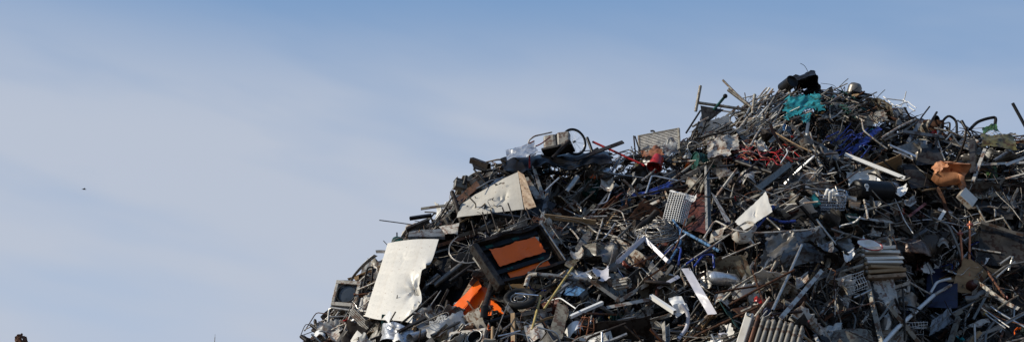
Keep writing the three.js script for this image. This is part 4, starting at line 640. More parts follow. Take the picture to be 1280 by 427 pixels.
// pale crumpled pieces, each where it lies: column, row, size, distance or metres out, material, label
for (const [x, y, w, o, m, l] of [[399, 414, 14, 24.6, 'white', 'white crumpled scrap at the foot of the heap below the grey-blue sheet'], [418, 421, 16, 24.2, 'light', 'light grey crumpled scrap low at the heap edge'], [497, 421, 14, 21.9, 'white', 'white folded scrap tucked under the silver car wing'], [606, 236, 12, 26.9, 'light', 'light grey folded scrap beside the tipped tub'],
  [722, 318, 18, 0.75, 'light', 'light grey folded scrap under the grey weathered plank'], [752, 344, 20, 0.75, 'lilac', 'pale lilac folded scrap above the grey V of strips'], [902, 372, 20, 0.75, 'light', 'light grey folded scrap below the exhaust silencer'], [1000, 350, 18, 0.75, 'light', 'light grey folded scrap beside the leaning grey plank'],
  [1126, 240, 16, 0.75, 'white', 'white folded scrap at the end of the black cylinder tank'], [1136, 255, 16, 0.75, 'light', 'light grey folded scrap below the black cylinder tank'], [1060, 318, 16, 0.8, 'white', 'white folded scrap beside the stack of buckled slats'], [1030, 312, 22, 0.75, 'gblue', 'grey-blue folded scrap beside the white enamel bowl'], [760, 232, 18, 0.6, 'light', 'light grey folded scrap beside the sagging blue cables'], [935, 218, 18, 0.6, 'light', 'light grey folded scrap below the bright wire tangle'], [1180, 300, 14, 0.7, 'light', 'light grey folded scrap beside the shorter copper pipe'], [866, 250, 14, 0.7, 'white', 'white folded scrap beside the slotted shelf upright']]) {
  const d = (u) => (o > 5 ? o + u : o - u * 0.7), s = (x * 7 + y) % 97;
  plate('folded_scrap', l, 'scrap', m, [[x - w / 2, y - w * 0.22, d(0.2)], [x + w * 0.42, y - w * 0.34, d(0.2)], [x + w / 2, y + w * 0.26, d(-0.3)], [x - w * 0.4, y + w * 0.36, d(-0.25)]], { nx: 12, ny: 10, amp: 0.1, freq: 2.2, ridge: 0.07, curl: s % 2 ? 0.12 : -0.12, th: 0.006, seed: s, jag: 0.06 });
  CLEAR.push([at(x, y, o), 0.16]);
}
// second heap's tip, mast and bird
{
  const f = rngOf(77), c = atDist(27, 440, 30), g = new THREE.ConeGeometry(3.2, 2.75, 40, 10); const q = g.attributes.position; for (let i = 0; i < q.count; i++) { const x = q.getX(i), y = q.getY(i), z = q.getZ(i), n = 0.5 * fbm(x * 0.7, y * 0.7, z * 0.7 + 3, 3); q.setXYZ(i, x + n, y + (y < 1.3 ? n * 0.4 : 0), z + n); } g.computeVertexNormals(); uvBox(g, 0.5);
  const m = structure('low_mound', g, MAT.soil); m.position.set(c.x - 0.05, 1.36, c.z);
  const tip = join([sheet([V(-0.26, 0.36, -0.05), V(0.04, 0.48, 0.1), V(0.3, -0.4, 0.12), V(-0.36, -0.4, 0)], { nx: 14, ny: 14, amp: 0.16, freq: 2.4, ridge: 0.1, th: 0.02, seed: 171, jag: 0.06 }), sheet([V(0.03, 0.46, 0.1), V(0.16, 0.36, -0.1), V(0.42, -0.4, -0.2), V(0.28, -0.4, 0.12)], { nx: 10, ny: 14, amp: 0.1, freq: 3, ridge: 0.05, th: 0.02, seed: 172, jag: 0.05 })]); const o = single('rusty_corner', 'rusty folded sheet corner on top of the low far mound', 'sheet', tip, 'rust'); o.position.copy(atDist(26, 436, 30)); o.position.y -= 0.28; o.scale.set(0.75, 0.8, 0.75); anchor('rusty folded corner', o.position, 0);
  for (let i = 0; i < 16; i++) { const a = rr(0, 6.283, f), h = rr(0.1, 0.85, f), r = 3.2 * (1 - h) + 0.1; const w = rr(0.1, 0.35, f), sm = pick(['drust', 'soot', 'dark', 'rust', 'steel'], f), s = single('scrap_piece', `${w > 0.22 ? 'larger' : 'smaller'} ${ADJ[sm]} scrap piece ${h > 0.45 ? 'high' : 'low'} on the low far mound`, 'scrap piece', sheet(flatQuad(w, w * rr(0.5, 1.3, f)), { nx: 5, ny: 5, amp: 0.1, freq: 4, ridge: 0.05, th: 0.01, seed: i }), sm, 'scrap pieces on the low far mound'); s.position.set(c.x + Math.cos(a) * r, h * 2.75, c.z + Math.sin(a) * r); s.rotation.set(f() * 6, f() * 6, f() * 6); }
}
{ const b = atDist(268, 421, 120), t = thing('mast', 'hair-thin grey mast far away beyond the heap', 'mast', V(b.x, 0, b.z)); part(t, 'pole', move(cyl(0.04, 0.09, b.y, 10), 0, b.y / 2, 0), 'light'); part(t, 'aerial', tube([V(0, b.y - 0.1, 0), V(0, b.y + 0.35, 0)], 0.02), 'light'); part(t, 'foot', box(0.5, 0.3, 0.5, 0, 0.15, 0), 'grey'); }
{ // bird in flight: one body surface with two wings and tail
  const p = atDist(104, 237, 90), pts = [[-0.16, 0.004], [-0.13, 0.03], [-0.03, 0.05], [0.07, 0.045], [0.13, 0.028], [0.17, 0.022], [0.2, 0.003]], body = lathe(pts.map(([y, r]) => [r, y]), 12).rotateZ(-Math.PI / 2);
  const wing = (s) => sheet([V(0.06, 0.02, 0.02 * s), V(0.02, 0.12, 0.22 * s), V(-0.1, 0.06, 0.42 * s), V(-0.07, 0.02, 0.02 * s)], { nx: 4, ny: 6, amp: 0.005, th: 0.008, seed: 3 });
  const g = join([body, wing(1), wing(-1), sheet([V(-0.12, 0, -0.02), V(-0.12, 0, 0.02), V(-0.25, 0, 0.05), V(-0.25, 0, -0.05)], { nx: 2, ny: 2, amp: 0, th: 0.006 })]);
  const o = single('bird', 'small dark bird flying alone in the open sky', 'bird', g, 'dark'); o.position.copy(p); o.rotation.set(0, 0.7, 0.1);
}

// ---------------------------------------------------------------- bars, tubes and strips that stand out one by one
const NOUN = { tube: 'tube', square: 'square tube', channel: 'steel channel', angle: 'angle iron', strip: 'flat strip', plank: 'plank' };
const NAME = { tube: 'metal_tube', square: 'square_tube', channel: 'steel_channel', angle: 'angle_iron', strip: 'flat_strip', plank: 'plank' };
const GROUPS = { tube: 'tubes lying across the heap', square: 'square tubes lying across the heap', channel: 'steel channels lying across the heap', angle: 'angle irons lying across the heap', strip: 'flat strips lying across the heap', plank: 'planks lying across the heap' };
// profile, material, width in survey units, then points (column, row[, metres out or distance])
const BARS = [
  ['tube', 'galv', 3, [410, 402, 24.9], [411, 384, 25], [440, 388, 24.8], [458, 389, 24.6]], ['tube', 'light', 3, [425, 428, 24.2], [442, 383, 24.6]], ['tube', 'dark', 5, [376, 420, 25.4], [388, 430, 25.2]], ['strip', 'light', 4, [424, 400, 24.6], [449, 416, 24.3]],
  ['tube', 'dark', 3, [388, 405, 25.3], [402, 416, 25]], ['tube', 'soot', 4, [390, 412, 25.3], [412, 425, 24.9]], ['tube', 'light', 2, [414, 412, 24.7], [432, 404, 24.5]], ['strip', 'galv', 5, [405, 423, 24.7], [428, 411, 24.4]], ['tube', 'light', 2.4, [447, 362, 24.9], [470, 352, 24.7]],
  ['tube', 'steel', 7, [543, 357, 24.1], [580, 328, 24.3]], ['tube', 'dark', 5, [562, 352, 23.8], [590, 332, 24]], ['tube', 'galv', 1.5, [531, 391, 23.1], [551, 363, 23.4]], ['tube', 'dark', 1.3, [474, 275, 26.2], [518, 281, 26]], ['square', 'black', 4, [512, 273, 26.2], [539, 269, 26.1]], ['square', 'dark', 5, [508, 287, 26], [536, 275, 26]],
  ['plank', 'khaki', 4, [526, 261, 26.8], [577, 254, 26.6]], ['tube', 'soot', 6, [565, 240, 26.6], [580, 290, 25.6]], ['square', 'black', 4, [615, 267, 0.75], [656, 273, 0.75]], ['tube', 'dark', 3, [649, 282, 0.6], [655, 252, 0.75], [676, 250, 0.7], [682, 282, 0.55]], ['square', 'gblue', 5, [676, 288, 0.7], [685, 238, 0.7]],
  ['square', 'soot', 7, [589, 200, 27.5], [611, 208, 27.2]], ['tube', 'dark', 2.5, [592, 211, 27.2], [611, 233, 26.9]], ['tube', 'dark', 3, [598, 216, 27.2], [618, 212, 27.2], [640, 218, 27]], ['strip', 'beige', 5, [667, 208, 26.9], [679, 247, 26]], ['strip', 'beige', 9, [656, 222, 26.6], [674, 248, 26]], ['tube', 'alu', 2.2, [681, 239, 26.3], [699, 222, 26.5]], ['tube', 'galv', 7, [708, 240, 26.6], [722, 221, 26.9]],
  ['plank', 'dark', 6, [720, 200, 27.4], [779, 177, 27.7]], ['tube', 'red', 3, [741, 177, 28], [806, 207, 27.3]], ['tube', 'red', 2.5, [662, 192, 26.9], [662, 210, 26.7]], ['tube', 'gblue', 3, [764, 217, 0.6], [776, 195, 0.6]], ['tube', 'black', 4, [734, 172, 28], [741, 191, 27.7]], ['tube', 'soot', 5, [690, 198, 27.2], [712, 176, 27.5]], ['tube', 'pink', 2, [640, 190, 27.3], [668, 176, 27.4]],
  ['tube', 'dark', 2, [800, 188, 28.7], [794, 170, 28.8]], ['channel', 'steel', 9, [944, 238, 0.75], [986, 206, 0.8]], ['channel', 'dark', 6, [954, 241, 0.6], [990, 214, 0.65]], ['tube', 'dark', 5, [917, 200, 0.65], [966, 216, 0.6]], ['tube', 'soot', 3, [920, 228, 0.6], [979, 177, 0.75]], ['tube', 'light', 4, [889, 199, 0.7], [921, 182, 0.75]], ['square', 'galv', 5, [852, 223, 0.65], [883, 207, 0.65]], ['tube', 'light', 2.5, [802, 226, 0.6], [820, 211, 0.6]], ['tube', 'alu', 2.5, [806, 247, 0.8], [815, 219, 0.8], [838, 224, 0.75], [856, 227, 0.7]],
  ['tube', 'light', 3, [866, 158, 29], [886, 147, 29.2]], ['tube', 'dark', 2.5, [858, 166, 29], [876, 138, 29.4]], ['tube', 'beige', 3, [904, 100, 30], [940, 134, 29.4]], ['tube', 'steel', 5, [911, 112, 29.9], [936, 131, 29.5]], ['tube', 'beige', 4, [941, 142, 29.3], [944, 118, 29.5]], ['tube', 'galv', 1.2, [1050, 108, 30.6], [1061, 98, 30.6]], ['tube', 'galv', 1.2, [1096, 123, 30.3], [1107, 112, 30.4]],
  ['plank', 'light', 9, [938, 172, 28.8], [957, 141, 29.2]], ['tube', 'light', 3, [975, 156, 28.8], [1008, 133, 29]], ['tube', 'light', 3.4, [984, 151, 28.6], [1016, 139, 28.7]], ['tube', 'dark', 3, [991, 140, 29], [1003, 132, 29]],
  ['square', 'white', 4.5, [1057, 193, 0.75], [1132, 223, 0.75]], ['tube', 'light', 3.4, [1102, 173, 0.75], [1145, 149, 0.8]], ['tube', 'khaki', 3.4, [1105, 176, 0.7], [1148, 152, 0.75]], ['tube', 'light', 2, [1078, 150, 0.7], [1080, 163, 0.75], [1095, 175, 0.75], [1110, 186, 0.7]], ['channel', 'gblue', 5, [1127, 164, 0.7], [1178, 171, 0.7]], ['strip', 'alu', 5, [1113, 181, 0.8], [1146, 195, 0.8]], ['strip', 'alu', 4, [1117, 188, 0.75], [1142, 198, 0.75]],
  ['tube', 'soot', 4, [1168, 182, 0.7], [1179, 162, 0.75]], ['square', 'dark', 7, [1218, 218, 0.8], [1217, 176, 0.85]], ['square', 'light', 4, [1217, 228, 0.85], [1232, 187, 0.9]], ['tube', 'gblue', 4, [1243, 201, 0.75], [1267, 186, 0.75]], ['strip', 'light', 4, [1205, 206, 0.7], [1284, 203, 0.7]], ['strip', 'galv', 4, [1258, 206, 0.75], [1284, 196, 0.75]], ['strip', 'light', 4, [1258, 223, 0.7], [1284, 216, 0.7]], ['tube', 'black', 4, [1203, 151, 29.6], [1214, 170, 29.3]], ['tube', 'dark', 3, [1160, 160, 29.5], [1172, 140, 29.9]], ['tube', 'dark', 2, [1145, 158, 29.7], [1163, 133, 30]],
  ['tube', 'galv', 2, [700, 258, 0.7], [741, 277, 0.7]], ['tube', 'light', 2, [724, 256, 0.7], [743, 239, 0.75]], ['tube', 'light', 2.2, [709, 283, 0.7], [724, 299, 0.65]], ['tube', 'alu', 2.2, [752, 301, 0.7], [769, 279, 0.7]], ['tube', 'khaki', 3, [762, 305, 0.6], [794, 276, 0.65]], ['angle', 'rust', 4, [770, 266, 0.65], [784, 256, 0.7]], ['angle', 'rust', 3, [783, 258, 0.7], [782, 243, 0.7]], ['tube', 'light', 2.5, [745, 302, 0.65], [755, 270, 0.7]],
  ['tube', 'light', 2.5, [880, 298, 0.9], [894, 275, 0.95], [919, 288, 0.95], [945, 291, 0.95], [970, 290, 0.95], [1014, 287, 0.9]], ['tube', 'light', 2, [868, 322, 0.8], [922, 286, 0.85]], ['tube', 'light', 2, [903, 323, 0.85], [951, 303, 0.85]], ['tube', 'gblue', 6, [660, 342, 0.85], [735, 350, 0.8]], ['tube', 'light', 6, [657, 358, 0.8], [661, 344, 0.85], [672, 343, 0.85]], ['tube', 'steel', 3, [664, 386, 0.75], [716, 352, 0.8]],
  ['square', 'white', 4, [713, 396, 0.8], [753, 378, 0.85]], ['strip', 'light', 5, [759, 384, 0.75], [812, 374, 0.75]], ['strip', 'lilac', 5, [823, 360, 0.8], [849, 345, 0.85]], ['square', 'white', 5, [814, 370, 0.85], [844, 390, 0.85]], ['channel', 'galv', 7, [832, 404, 0.8], [834, 432, 0.75]], ['tube', 'light', 2, [794, 426, 0.7], [802, 416, 0.7]], ['tube', 'steel', 2, [802, 417, 0.7], [872, 422, 0.7]], ['strip', 'galv', 6, [757, 418, 0.65], [807, 409, 0.7]], ['tube', 'galv', 2, [628, 412, 0.65], [642, 402, 0.7], [660, 403, 0.7], [672, 415, 0.65]], ['tube', 'galv', 2, [625, 424, 0.65], [645, 416, 0.7], [660, 420, 0.7], [668, 430, 0.6]], ['tube', 'alu', 2, [622, 420, 0.8], [650, 413, 0.8]],
  ['tube', 'galv', 4, [966, 388, 0.85], [988, 340, 0.95], [1003, 306, 1.0]], ['plank', 'light', 5.5, [976, 398, 0.95], [1028, 338, 0.95]], ['tube', 'light', 2.2, [961, 339, 0.8], [1009, 367, 0.8]], ['tube', 'drust', 3, [941, 336, 0.7], [956, 380, 0.7]], ['square', 'beige', 5, [1085, 352, 0.85], [1104, 432, 0.8]], ['square', 'beige', 5.5, [1110, 381, 0.8], [1154, 434, 0.75]], ['tube', 'white', 5.5, [1104, 430, 0.9], [1122, 410, 0.95], [1168, 369, 0.95]], ['tube', 'light', 4, [1166, 370, 0.9], [1190, 356, 0.9]], ['square', 'light', 5, [1118, 430, 0.85], [1136, 407, 0.85]], ['tube', 'white', 3.4, [1164, 366, 0.8], [1172, 352, 0.85], [1190, 348, 0.8]], ['tube', 'light', 3, [1133, 350, 0.7], [1166, 369, 0.75]], ['square', 'khaki', 5, [1188, 430, 0.75], [1199, 397, 0.8]],
  ['tube', 'galv', 2.2, [1227, 384, 0.75], [1237, 391, 0.75], [1263, 409, 0.7]], ['tube', 'galv', 2.2, [1233, 392, 0.75], [1240, 398, 0.72], [1258, 410, 0.68]], ['tube', 'khaki', 2.5, [1248, 386, 0.7], [1274, 369, 0.75]], ['tube', 'khaki', 3.2, [1007, 377, 0.75], [1033, 406, 0.7]], ['tube', 'steel', 4, [1038, 286, 0.7], [1088, 302, 0.65]], ['strip', 'light', 5, [1061, 270, 0.75], [1118, 278, 0.7]], ['tube', 'light', 3, [1081, 250, 0.75], [1086, 274, 0.7]], ['tube', 'steel', 2.5, [1082, 250, 0.7], [1117, 268, 0.65]], ['tube', 'steel', 2.5, [1082, 255, 0.7], [1113, 273, 0.65]],
  ['tube', 'steel', 4, [1166, 272, 0.75], [1187, 282, 0.75], [1200, 312, 0.7], [1207, 334, 0.65]], ['strip', 'white', 4, [1174, 276, 0.8], [1182, 263, 0.8]], ['strip', 'pink', 3.5, [1136, 271, 0.8], [1158, 254, 0.85]], ['tube', 'light', 2.2, [1218, 281, 0.8], [1256, 272, 0.8]], ['square', 'grey', 3.5, [1227, 277, 0.75], [1280, 294, 0.75]], ['tube', 'galv', 3, [1021, 274, 0.75], [1047, 307, 0.75]], ['tube', 'black', 6, [1045, 305, 0.8], [1062, 321, 0.75]], ['tube', 'light', 2.4, [1216, 310, 0.6], [1252, 316, 0.6]], ['tube', 'galv', 3, [1251, 330, 0.7], [1268, 318, 0.7], [1262, 338, 0.65]], ['tube', 'galv', 2.5, [1246, 347, 0.7], [1270, 327, 0.7]],
  ['tube', 'rust', 3, [1228, 327, 0.5], [1258, 372, 0.5]], ['tube', 'galv', 2, [1205, 300, 0.6], [1190, 282, 0.65]], ['strip', 'steel', 4, [1020, 350, 0.6], [1060, 332, 0.65]], ['tube', 'galv', 2.5, [1090, 362, 0.7], [1068, 372, 0.65]], ['tube', 'light', 2, [1130, 336, 0.65], [1136, 350, 0.65]], ['square', 'steel', 4, [640, 395, 0.65], [690, 386, 0.65]], ['tube', 'black', 5, [612, 402, 0.75], [650, 392, 0.7]], ['tube', 'rust', 3, [728, 392, 0.7], [770, 393, 0.65]], ['strip', 'white', 3, [838, 238, 0.65], [870, 246, 0.65]], ['tube', 'orust', 2.5, [790, 332, 0.65], [830, 314, 0.65]],
];
const SIZE = (L) => (L > 1.7 ? 'long' : L < 0.7 ? 'short' : 'mid-length');
for (const [kind, m, w, ...pts] of BARS) {
  const P = pts.map((q) => at(q[0], q[1], q[2] ?? 0.65)), k = perPx(P[0]), mid = P[0].clone().lerp(P[P.length - 1], 0.5); let g, L = 0;
  for (let i = 1; i < P.length; i++) L += P[i].distanceTo(P[i - 1]);
  const half = w * k / 2;
  if (kind === 'tube') { if (P.length === 2) { const c = P[0].clone().lerp(P[1], 0.5).add(V(rr(-1, 1), rr(-1, 1), rr(-1, 1)).multiplyScalar(L * 0.012)); P.splice(1, 0, c); g = tube(P, half, { spline: true, radial: half > 0.04 ? 12 : 7, seg: 6 }); } else g = tube(P, half, { radial: 8, rad: 0.12 }); }
  else { g = profileBar(kind, half, L, { bend: rr(-0.015, 0.015), twist: kind === 'strip' ? rr(-0.6, 0.6) : 0 }); const q = new THREE.Quaternion().setFromUnitVectors(V(1, 0, 0), P[1].clone().sub(P[0]).normalize()); g.applyQuaternion(new THREE.Quaternion().setFromAxisAngle(V(1, 0, 0), kind === 'strip' || kind === 'plank' ? rr(0.5, 1.1) : rr(-0.4, 0.8))); g.applyQuaternion(q); g.translate(mid.x, mid.y, mid.z); }
  single(NAME[kind], `${SIZE(L)} ${ADJ[m]} ${pts.length > 2 ? 'bent ' : ''}${NOUN[kind]} ${near(mid)}`, kind === 'plank' ? 'plank' : kind === 'tube' || kind === 'square' ? 'tube' : 'bar', g, m, GROUPS[kind]);
for (let i = 1; i < P.length; i++) for (const u of [0.15, 0.5, 0.85]) CLEAR.push([P[i - 1].clone().lerp(P[i], u), 0.15]);
}

// ---------------------------------------------------------------- the rest of the heap, piece by piece
const KINDS = {};
function kind(name, noun, category, count, mats, variants, make, o = {}) { KINDS[name] = { name, noun, category, count, mats, variants, make, ...o }; }
const METALS = ['dark', 'dark', 'black', 'black', 'dark', 'soot', 'soot', 'steel', 'steel', 'galv', 'grey', 'light', 'drust', 'rust', 'khaki', 'beige'];
const BRIGHT = ['steel', 'steel', 'galv', 'galv', 'light', 'light', 'alu', 'grey', 'khaki', 'dark', 'dark', 'black', 'soot', 'drust'];
kind('sheet_offcut', 'crumpled sheet offcut', 'sheet', 180, ['dark', 'black', 'soot', 'steel', 'grey', 'galv', 'light', 'drust', 'dark', 'gblue', 'dteal', 'white', 'dred', 'khaki'], 14, (f, i) => { const w = rr(0.35, 0.95, f), h = w * rr(0.4, 0.9, f), c = flatQuad(w, h); c.forEach((p) => p.add(V(rr(-0.12, 0.12, f), rr(-0.12, 0.12, f), rr(-0.1, 0.1, f)))); return sheet(c, { nx: 9, ny: 8, amp: rr(0.05, 0.14, f), freq: 2.2, ridge: rr(0.02, 0.1, f), th: 0.006, seed: i + 200, jag: 0.06 }); }, { out: [0.0, 0.4], tilt: 0.9 });
kind('crushed_sheet', 'crushed and folded sheet', 'sheet', 130, ['light', 'white', 'galv', 'light', 'grey', 'steel', 'dark', 'white', 'gblue', 'beige', 'soot', 'alu', 'khaki'], 14, (f, i) => { const w = rr(0.5, 1.1, f), h = w * rr(0.35, 0.8, f); return sheet(flatQuad(w, h), { nx: 16, ny: 10, amp: rr(0.08, 0.2, f), freq: 1.7, ridge: rr(0.08, 0.2, f), curl: rr(-0.3, 0.3, f), roll: rr(-0.25, 0.25, f), th: 0.006, seed: i + 700, jag: 0.09 }); }, { out: [0.05, 0.4], tilt: 0.9 });
kind('steel_sheeting', 'dented panel', 'panel', 36, ['dark', 'black', 'soot', 'grey', 'steel', 'drust', 'dred', 'gblue', 'light'], 10, (f, i) => sheet(flatQuad(rr(0.8, 1.5, f), rr(0.4, 0.9, f)), { nx: 10, ny: 8, amp: 0.06, freq: 1.4, th: 0.01, seed: i + 300, dents: [[f(), f(), 0.35, 0.1]], jag: 0.03 }), { out: [-0.15, 0.15], tilt: 0.6 });
kind('metal_casing', 'open dented casing', 'casing', 46, ['dark', 'grey', 'black', 'soot', 'steel', 'light', 'white', 'khaki', 'dteal'], 8, (f, i) => casing(rr(0.35, 0.7, f), rr(0.3, 0.5, f), rr(0.2, 0.45, f), 0.012, 0.06, i * 7 + 400), { out: [0, 0.25], tilt: 1.2 });
kind('metal_pipe', 'straight pipe', 'pipe', 200, METALS, 10, (f) => { const L = rr(0.8, 2.2, f); return tube([V(-L / 2, 0, 0), V(rr(-0.3, 0.3, f) * L, rr(-0.07, 0.07, f) * L, rr(-0.06, 0.06, f) * L), V(L / 2, 0, 0)], rr(0.017, 0.042, f), { spline: true, radial: 8, seg: 5 }); }, { out: [0.1, 0.5], tilt: 0.45 });
kind('bent_pipe', 'bent pipe', 'pipe', 260, BRIGHT, 16, (f) => { const n = 3 + Math.floor(f() * 3), pts = [V()]; let d = V(1, 0, 0); for (let i = 1; i < n; i++) { pts.push(pts[i - 1].clone().addScaledVector(d, rr(0.2, 0.7, f))); d = d.clone().add(V(rr(-1.1, 1.1, f), rr(-1.1, 1.1, f), rr(-0.5, 0.5, f))).normalize(); } const c = pts[Math.floor(n / 2)].clone(); pts.forEach((p) => p.sub(c)); return tube(pts, rr(0.013, 0.028, f), { rad: 0.1, radial: 7 }); }, { out: [0.1, 0.5], tilt: 0.6 });
kind('steel_rod', 'thin rod', 'rod', 100, ['dark', 'galv', 'steel', 'light', 'rust', 'dark', 'soot', 'khaki', 'alu', 'galv'], 12, (f) => { const L = rr(0.6, 1.9, f); return tube([V(-L / 2, 0, 0), V(-L * 0.2, rr(-0.06, 0.06, f), rr(-0.06, 0.06, f)), V(L * 0.2, rr(-0.06, 0.06, f), 0), V(L / 2, 0, 0)], rr(0.008, 0.015, f), { spline: true, radial: 5, seg: 8 }); }, { out: [0.15, 0.6], tilt: 0.6 });
kind('bent_wire', 'curved stiff wire', 'wire', 200, ['light', 'galv', 'beige', 'rust', 'dark', 'steel', 'alu', 'soot', 'khaki', 'light'], 18, (f) => { const L = rr(0.8, 2.1, f), a = rr(0.1, 0.35, f); return tube([V(-L / 2, 0, 0), V(-L * 0.22, rr(-a, a, f), rr(-a, a, f) * 0.6), V(L * 0.1, rr(-a, a, f), rr(-a, a, f) * 0.6), V(L * 0.34, rr(-a, a, f), 0), V(L / 2, rr(-a, a, f), rr(-a, a, f))], rr(0.008, 0.016, f), { spline: true, radial: 5, seg: 18 }); }, { out: [0.2, 0.6], tilt: 0.6 });
kind('square_section', 'square section tube', 'tube', 130, METALS, 8, (f) => profileBar('square', rr(0.015, 0.032, f), rr(0.6, 1.8, f), { bend: rr(-0.06, 0.06, f), steps: 6 }), { out: [0.1, 0.5], tilt: 0.45 });
kind('angle_section', 'angle iron', 'bar', 120, METALS, 8, (f) => profileBar('angle', rr(0.02, 0.04, f), rr(0.6, 1.8, f), { bend: rr(-0.08, 0.08, f), twist: rr(-0.5, 0.5, f) }), { out: [0.1, 0.5], tilt: 0.5 });
kind('channel_section', 'channel section', 'bar', 90, METALS, 8, (f) => profileBar('channel', rr(0.03, 0.06, f), rr(0.5, 1.5, f), { bend: rr(-0.06, 0.06, f), kink: rr(-0.5, 0.5, f), kx: rr(-0.2, 0.3, f) }), { out: [0.05, 0.4], tilt: 0.5 });
kind('metal_strip', 'twisted flat strip', 'strip', 170, BRIGHT, 10, (f) => profileBar('strip', rr(0.02, 0.05, f), rr(0.5, 1.5, f), { bend: rr(-0.2, 0.2, f), twist: rr(-2, 2, f), kink: rr(-0.6, 0.6, f), kx: rr(-0.2, 0.3, f), steps: 14 }), { out: [0.1, 0.5], tilt: 0.6 });
kind('wire_snarl', 'snarled wire', 'wire', 90, ['galv', 'steel', 'dark', 'rust', 'light', 'soot', 'drust'], 14, (f, i) => tube(looseWire(800 + i, 14, rr(0.25, 0.5, f), 0.7), rr(0.005, 0.008, f), { spline: true, radial: 4, seg: 60 }), { out: [0.15, 0.5], tilt: 0.6 });
kind('cable_loop', 'black looping cable', 'cable', 60, ['rubber', 'black', 'rubber', 'black', 'dred', 'blue'], 8, (f, i) => tube(looseWire(900 + i, 8, rr(0.3, 0.5, f), 0.5), rr(0.012, 0.022, f), { spline: true, radial: 6, seg: 44 }), { out: [0.1, 0.45], tilt: 0.5 });
kind('steel_hoop', 'bent hoop', 'hoop', 40, ['steel', 'galv', 'dark', 'rust', 'rubber'], 6, (f, i) => dentGeo(ring(rr(0.18, 0.34, f), rr(0.008, 0.018, f), 34, 6), 0.12, 2, i), { out: [0.1, 0.4], tilt: 0.9 });
kind('metal_pot', 'battered pot', 'pot', 30, ['steel', 'alu', 'dark', 'light', 'grey', 'soot'], 5, (f, i) => { const r = rr(0.12, 0.22, f), h = rr(0.12, 0.34, f); return dentGeo(lathe([[0.01, -h / 2], [r * 0.85, -h / 2], [r, h / 2], [r * 1.06, h / 2 + 0.005], [r * 0.95, h / 2 - 0.01], [r * 0.82, -h / 2 + 0.02], [0.01, -h / 2 + 0.02]], 18), 0.05, 4, i); }, { out: [0.1, 0.4], tilt: 1.4 });
kind('gas_canister', 'dented canister', 'canister', 34, ['dark', 'grey', 'black', 'steel', 'dteal', 'dred', 'light', 'gblue'], 5, (f, i) => { const r = rr(0.08, 0.16, f), h = rr(0.25, 0.6, f); return dentGeo(lathe([[0.01, -h / 2], [r * 0.9, -h / 2], [r, -h / 2 + 0.04], [r, h / 2 - 0.05], [r * 0.6, h / 2], [r * 0.25, h / 2 + 0.02], [0.01, h / 2 + 0.03]], 18), 0.04, 4, i); }, { out: [0.05, 0.35], tilt: 1.2 });
kind('wire_grid', 'buckled wire grid', 'grid', 50, ['galv', 'steel', 'light', 'dark', 'rust', 'white'], 6, (f, i) => { const w = rr(0.4, 0.8, f), h = rr(0.3, 0.5, f), q = (u, v) => V((u - 0.5) * w, (v - 0.5) * h, 0.14 * fbm(u * 2 + i, v * 2, 3, 2) * 2), l = []; for (let a = 0; a <= 8; a++) l.push(tube([0, 0.33, 0.66, 1].map((v) => q(a / 8, v)), 0.006, { spline: true, radial: 4, seg: 6 })); for (let a = 0; a <= 5; a++) l.push(tube([0, 0.33, 0.66, 1].map((u) => q(u, a / 5)), 0.006, { spline: true, radial: 4, seg: 6 })); return join(l); }, { out: [0.15, 0.45], tilt: 0.8 });
kind('stripped_chair', 'tubular chair frame', 'chair frame', 30, ['steel', 'galv', 'dark', 'light', 'alu', 'rust'], 4, (f) => { const w = 0.4, r = 0.012, l = []; for (const s of [-1, 1]) l.push(tube([V(s * w / 2, -0.4, 0.22), V(s * w / 2, 0.05, 0.2), V(s * w / 2, 0.05, -0.2), V(s * w / 2, 0.45, -0.28)], r, { rad: 0.08 }), tube([V(s * w / 2, 0.05, -0.18), V(s * w / 2, -0.4, -0.24)], r)); l.push(tube([V(-w / 2, 0.05, 0.2), V(w / 2, 0.05, 0.2)], r), tube([V(-w / 2, 0.45, -0.28), V(w / 2, 0.45, -0.28)], r), tube([V(-w / 2, 0.05, -0.2), V(w / 2, 0.05, -0.2)], r)); return dentGeo(join(l), 0.1, 1.6, f() * 9); }, { out: [0.25, 0.5], tilt: 1.4 });
kind('wooden_plank', 'broken plank', 'plank', 40, ['wood', 'wood', 'board', 'khaki'], 5, (f) => profileBar('plank', rr(0.03, 0.06, f), rr(0.5, 1.3, f), { bend: rr(-0.02, 0.02, f) }), { out: [0.05, 0.4], tilt: 0.5 });
kind('duct_length', 'crushed duct', 'duct', 30, ['galv', 'alu', 'steel', 'dark'], 4, (f, i) => { const L = rr(0.4, 1.0, f); return dentGeo(tube([V(-L / 2, 0, 0), V(L / 2, 0, 0)], rr(0.06, 0.1, f), { radial: 14, seg: 10 }), 0.09, 3, i); }, { out: [0.05, 0.35], tilt: 0.6 });
kind('plastic_bit', 'coloured casing bit', 'fragment', 90, ['red', 'blue', 'lblue', 'green', 'teal', 'orange', 'pink', 'white', 'yellow', 'lilac', 'dteal', 'dred'], 7, (f, i) => { const w = rr(0.12, 0.32, f); return sheet(flatQuad(w, w * rr(0.4, 0.9, f)), { nx: 6, ny: 6, amp: 0.07, freq: 4, curl: rr(-0.08, 0.08, f), th: 0.01, seed: i + 600, jag: 0.05 }); }, { out: [0.1, 0.45], tilt: 1 });
kind('machine_part', 'greasy machine casting', 'machine part', 50, ['soot', 'black', 'dark', 'drust', 'steel'], 6, (f, i) => dentGeo(join([box(rr(0.15, 0.3, f), rr(0.12, 0.25, f), rr(0.12, 0.25, f)), move(cyl(0.07, 0.09, rr(0.2, 0.4, f), 14), 0.1, 0.05, 0, 0.4, 0, 1.2), move(cyl(0.1, 0.1, 0.06, 16), -0.12, 0.06, 0.05, 1.2, 0, 0.3)]), 0.04, 5, i), { out: [0, 0.3], tilt: 1.4 });

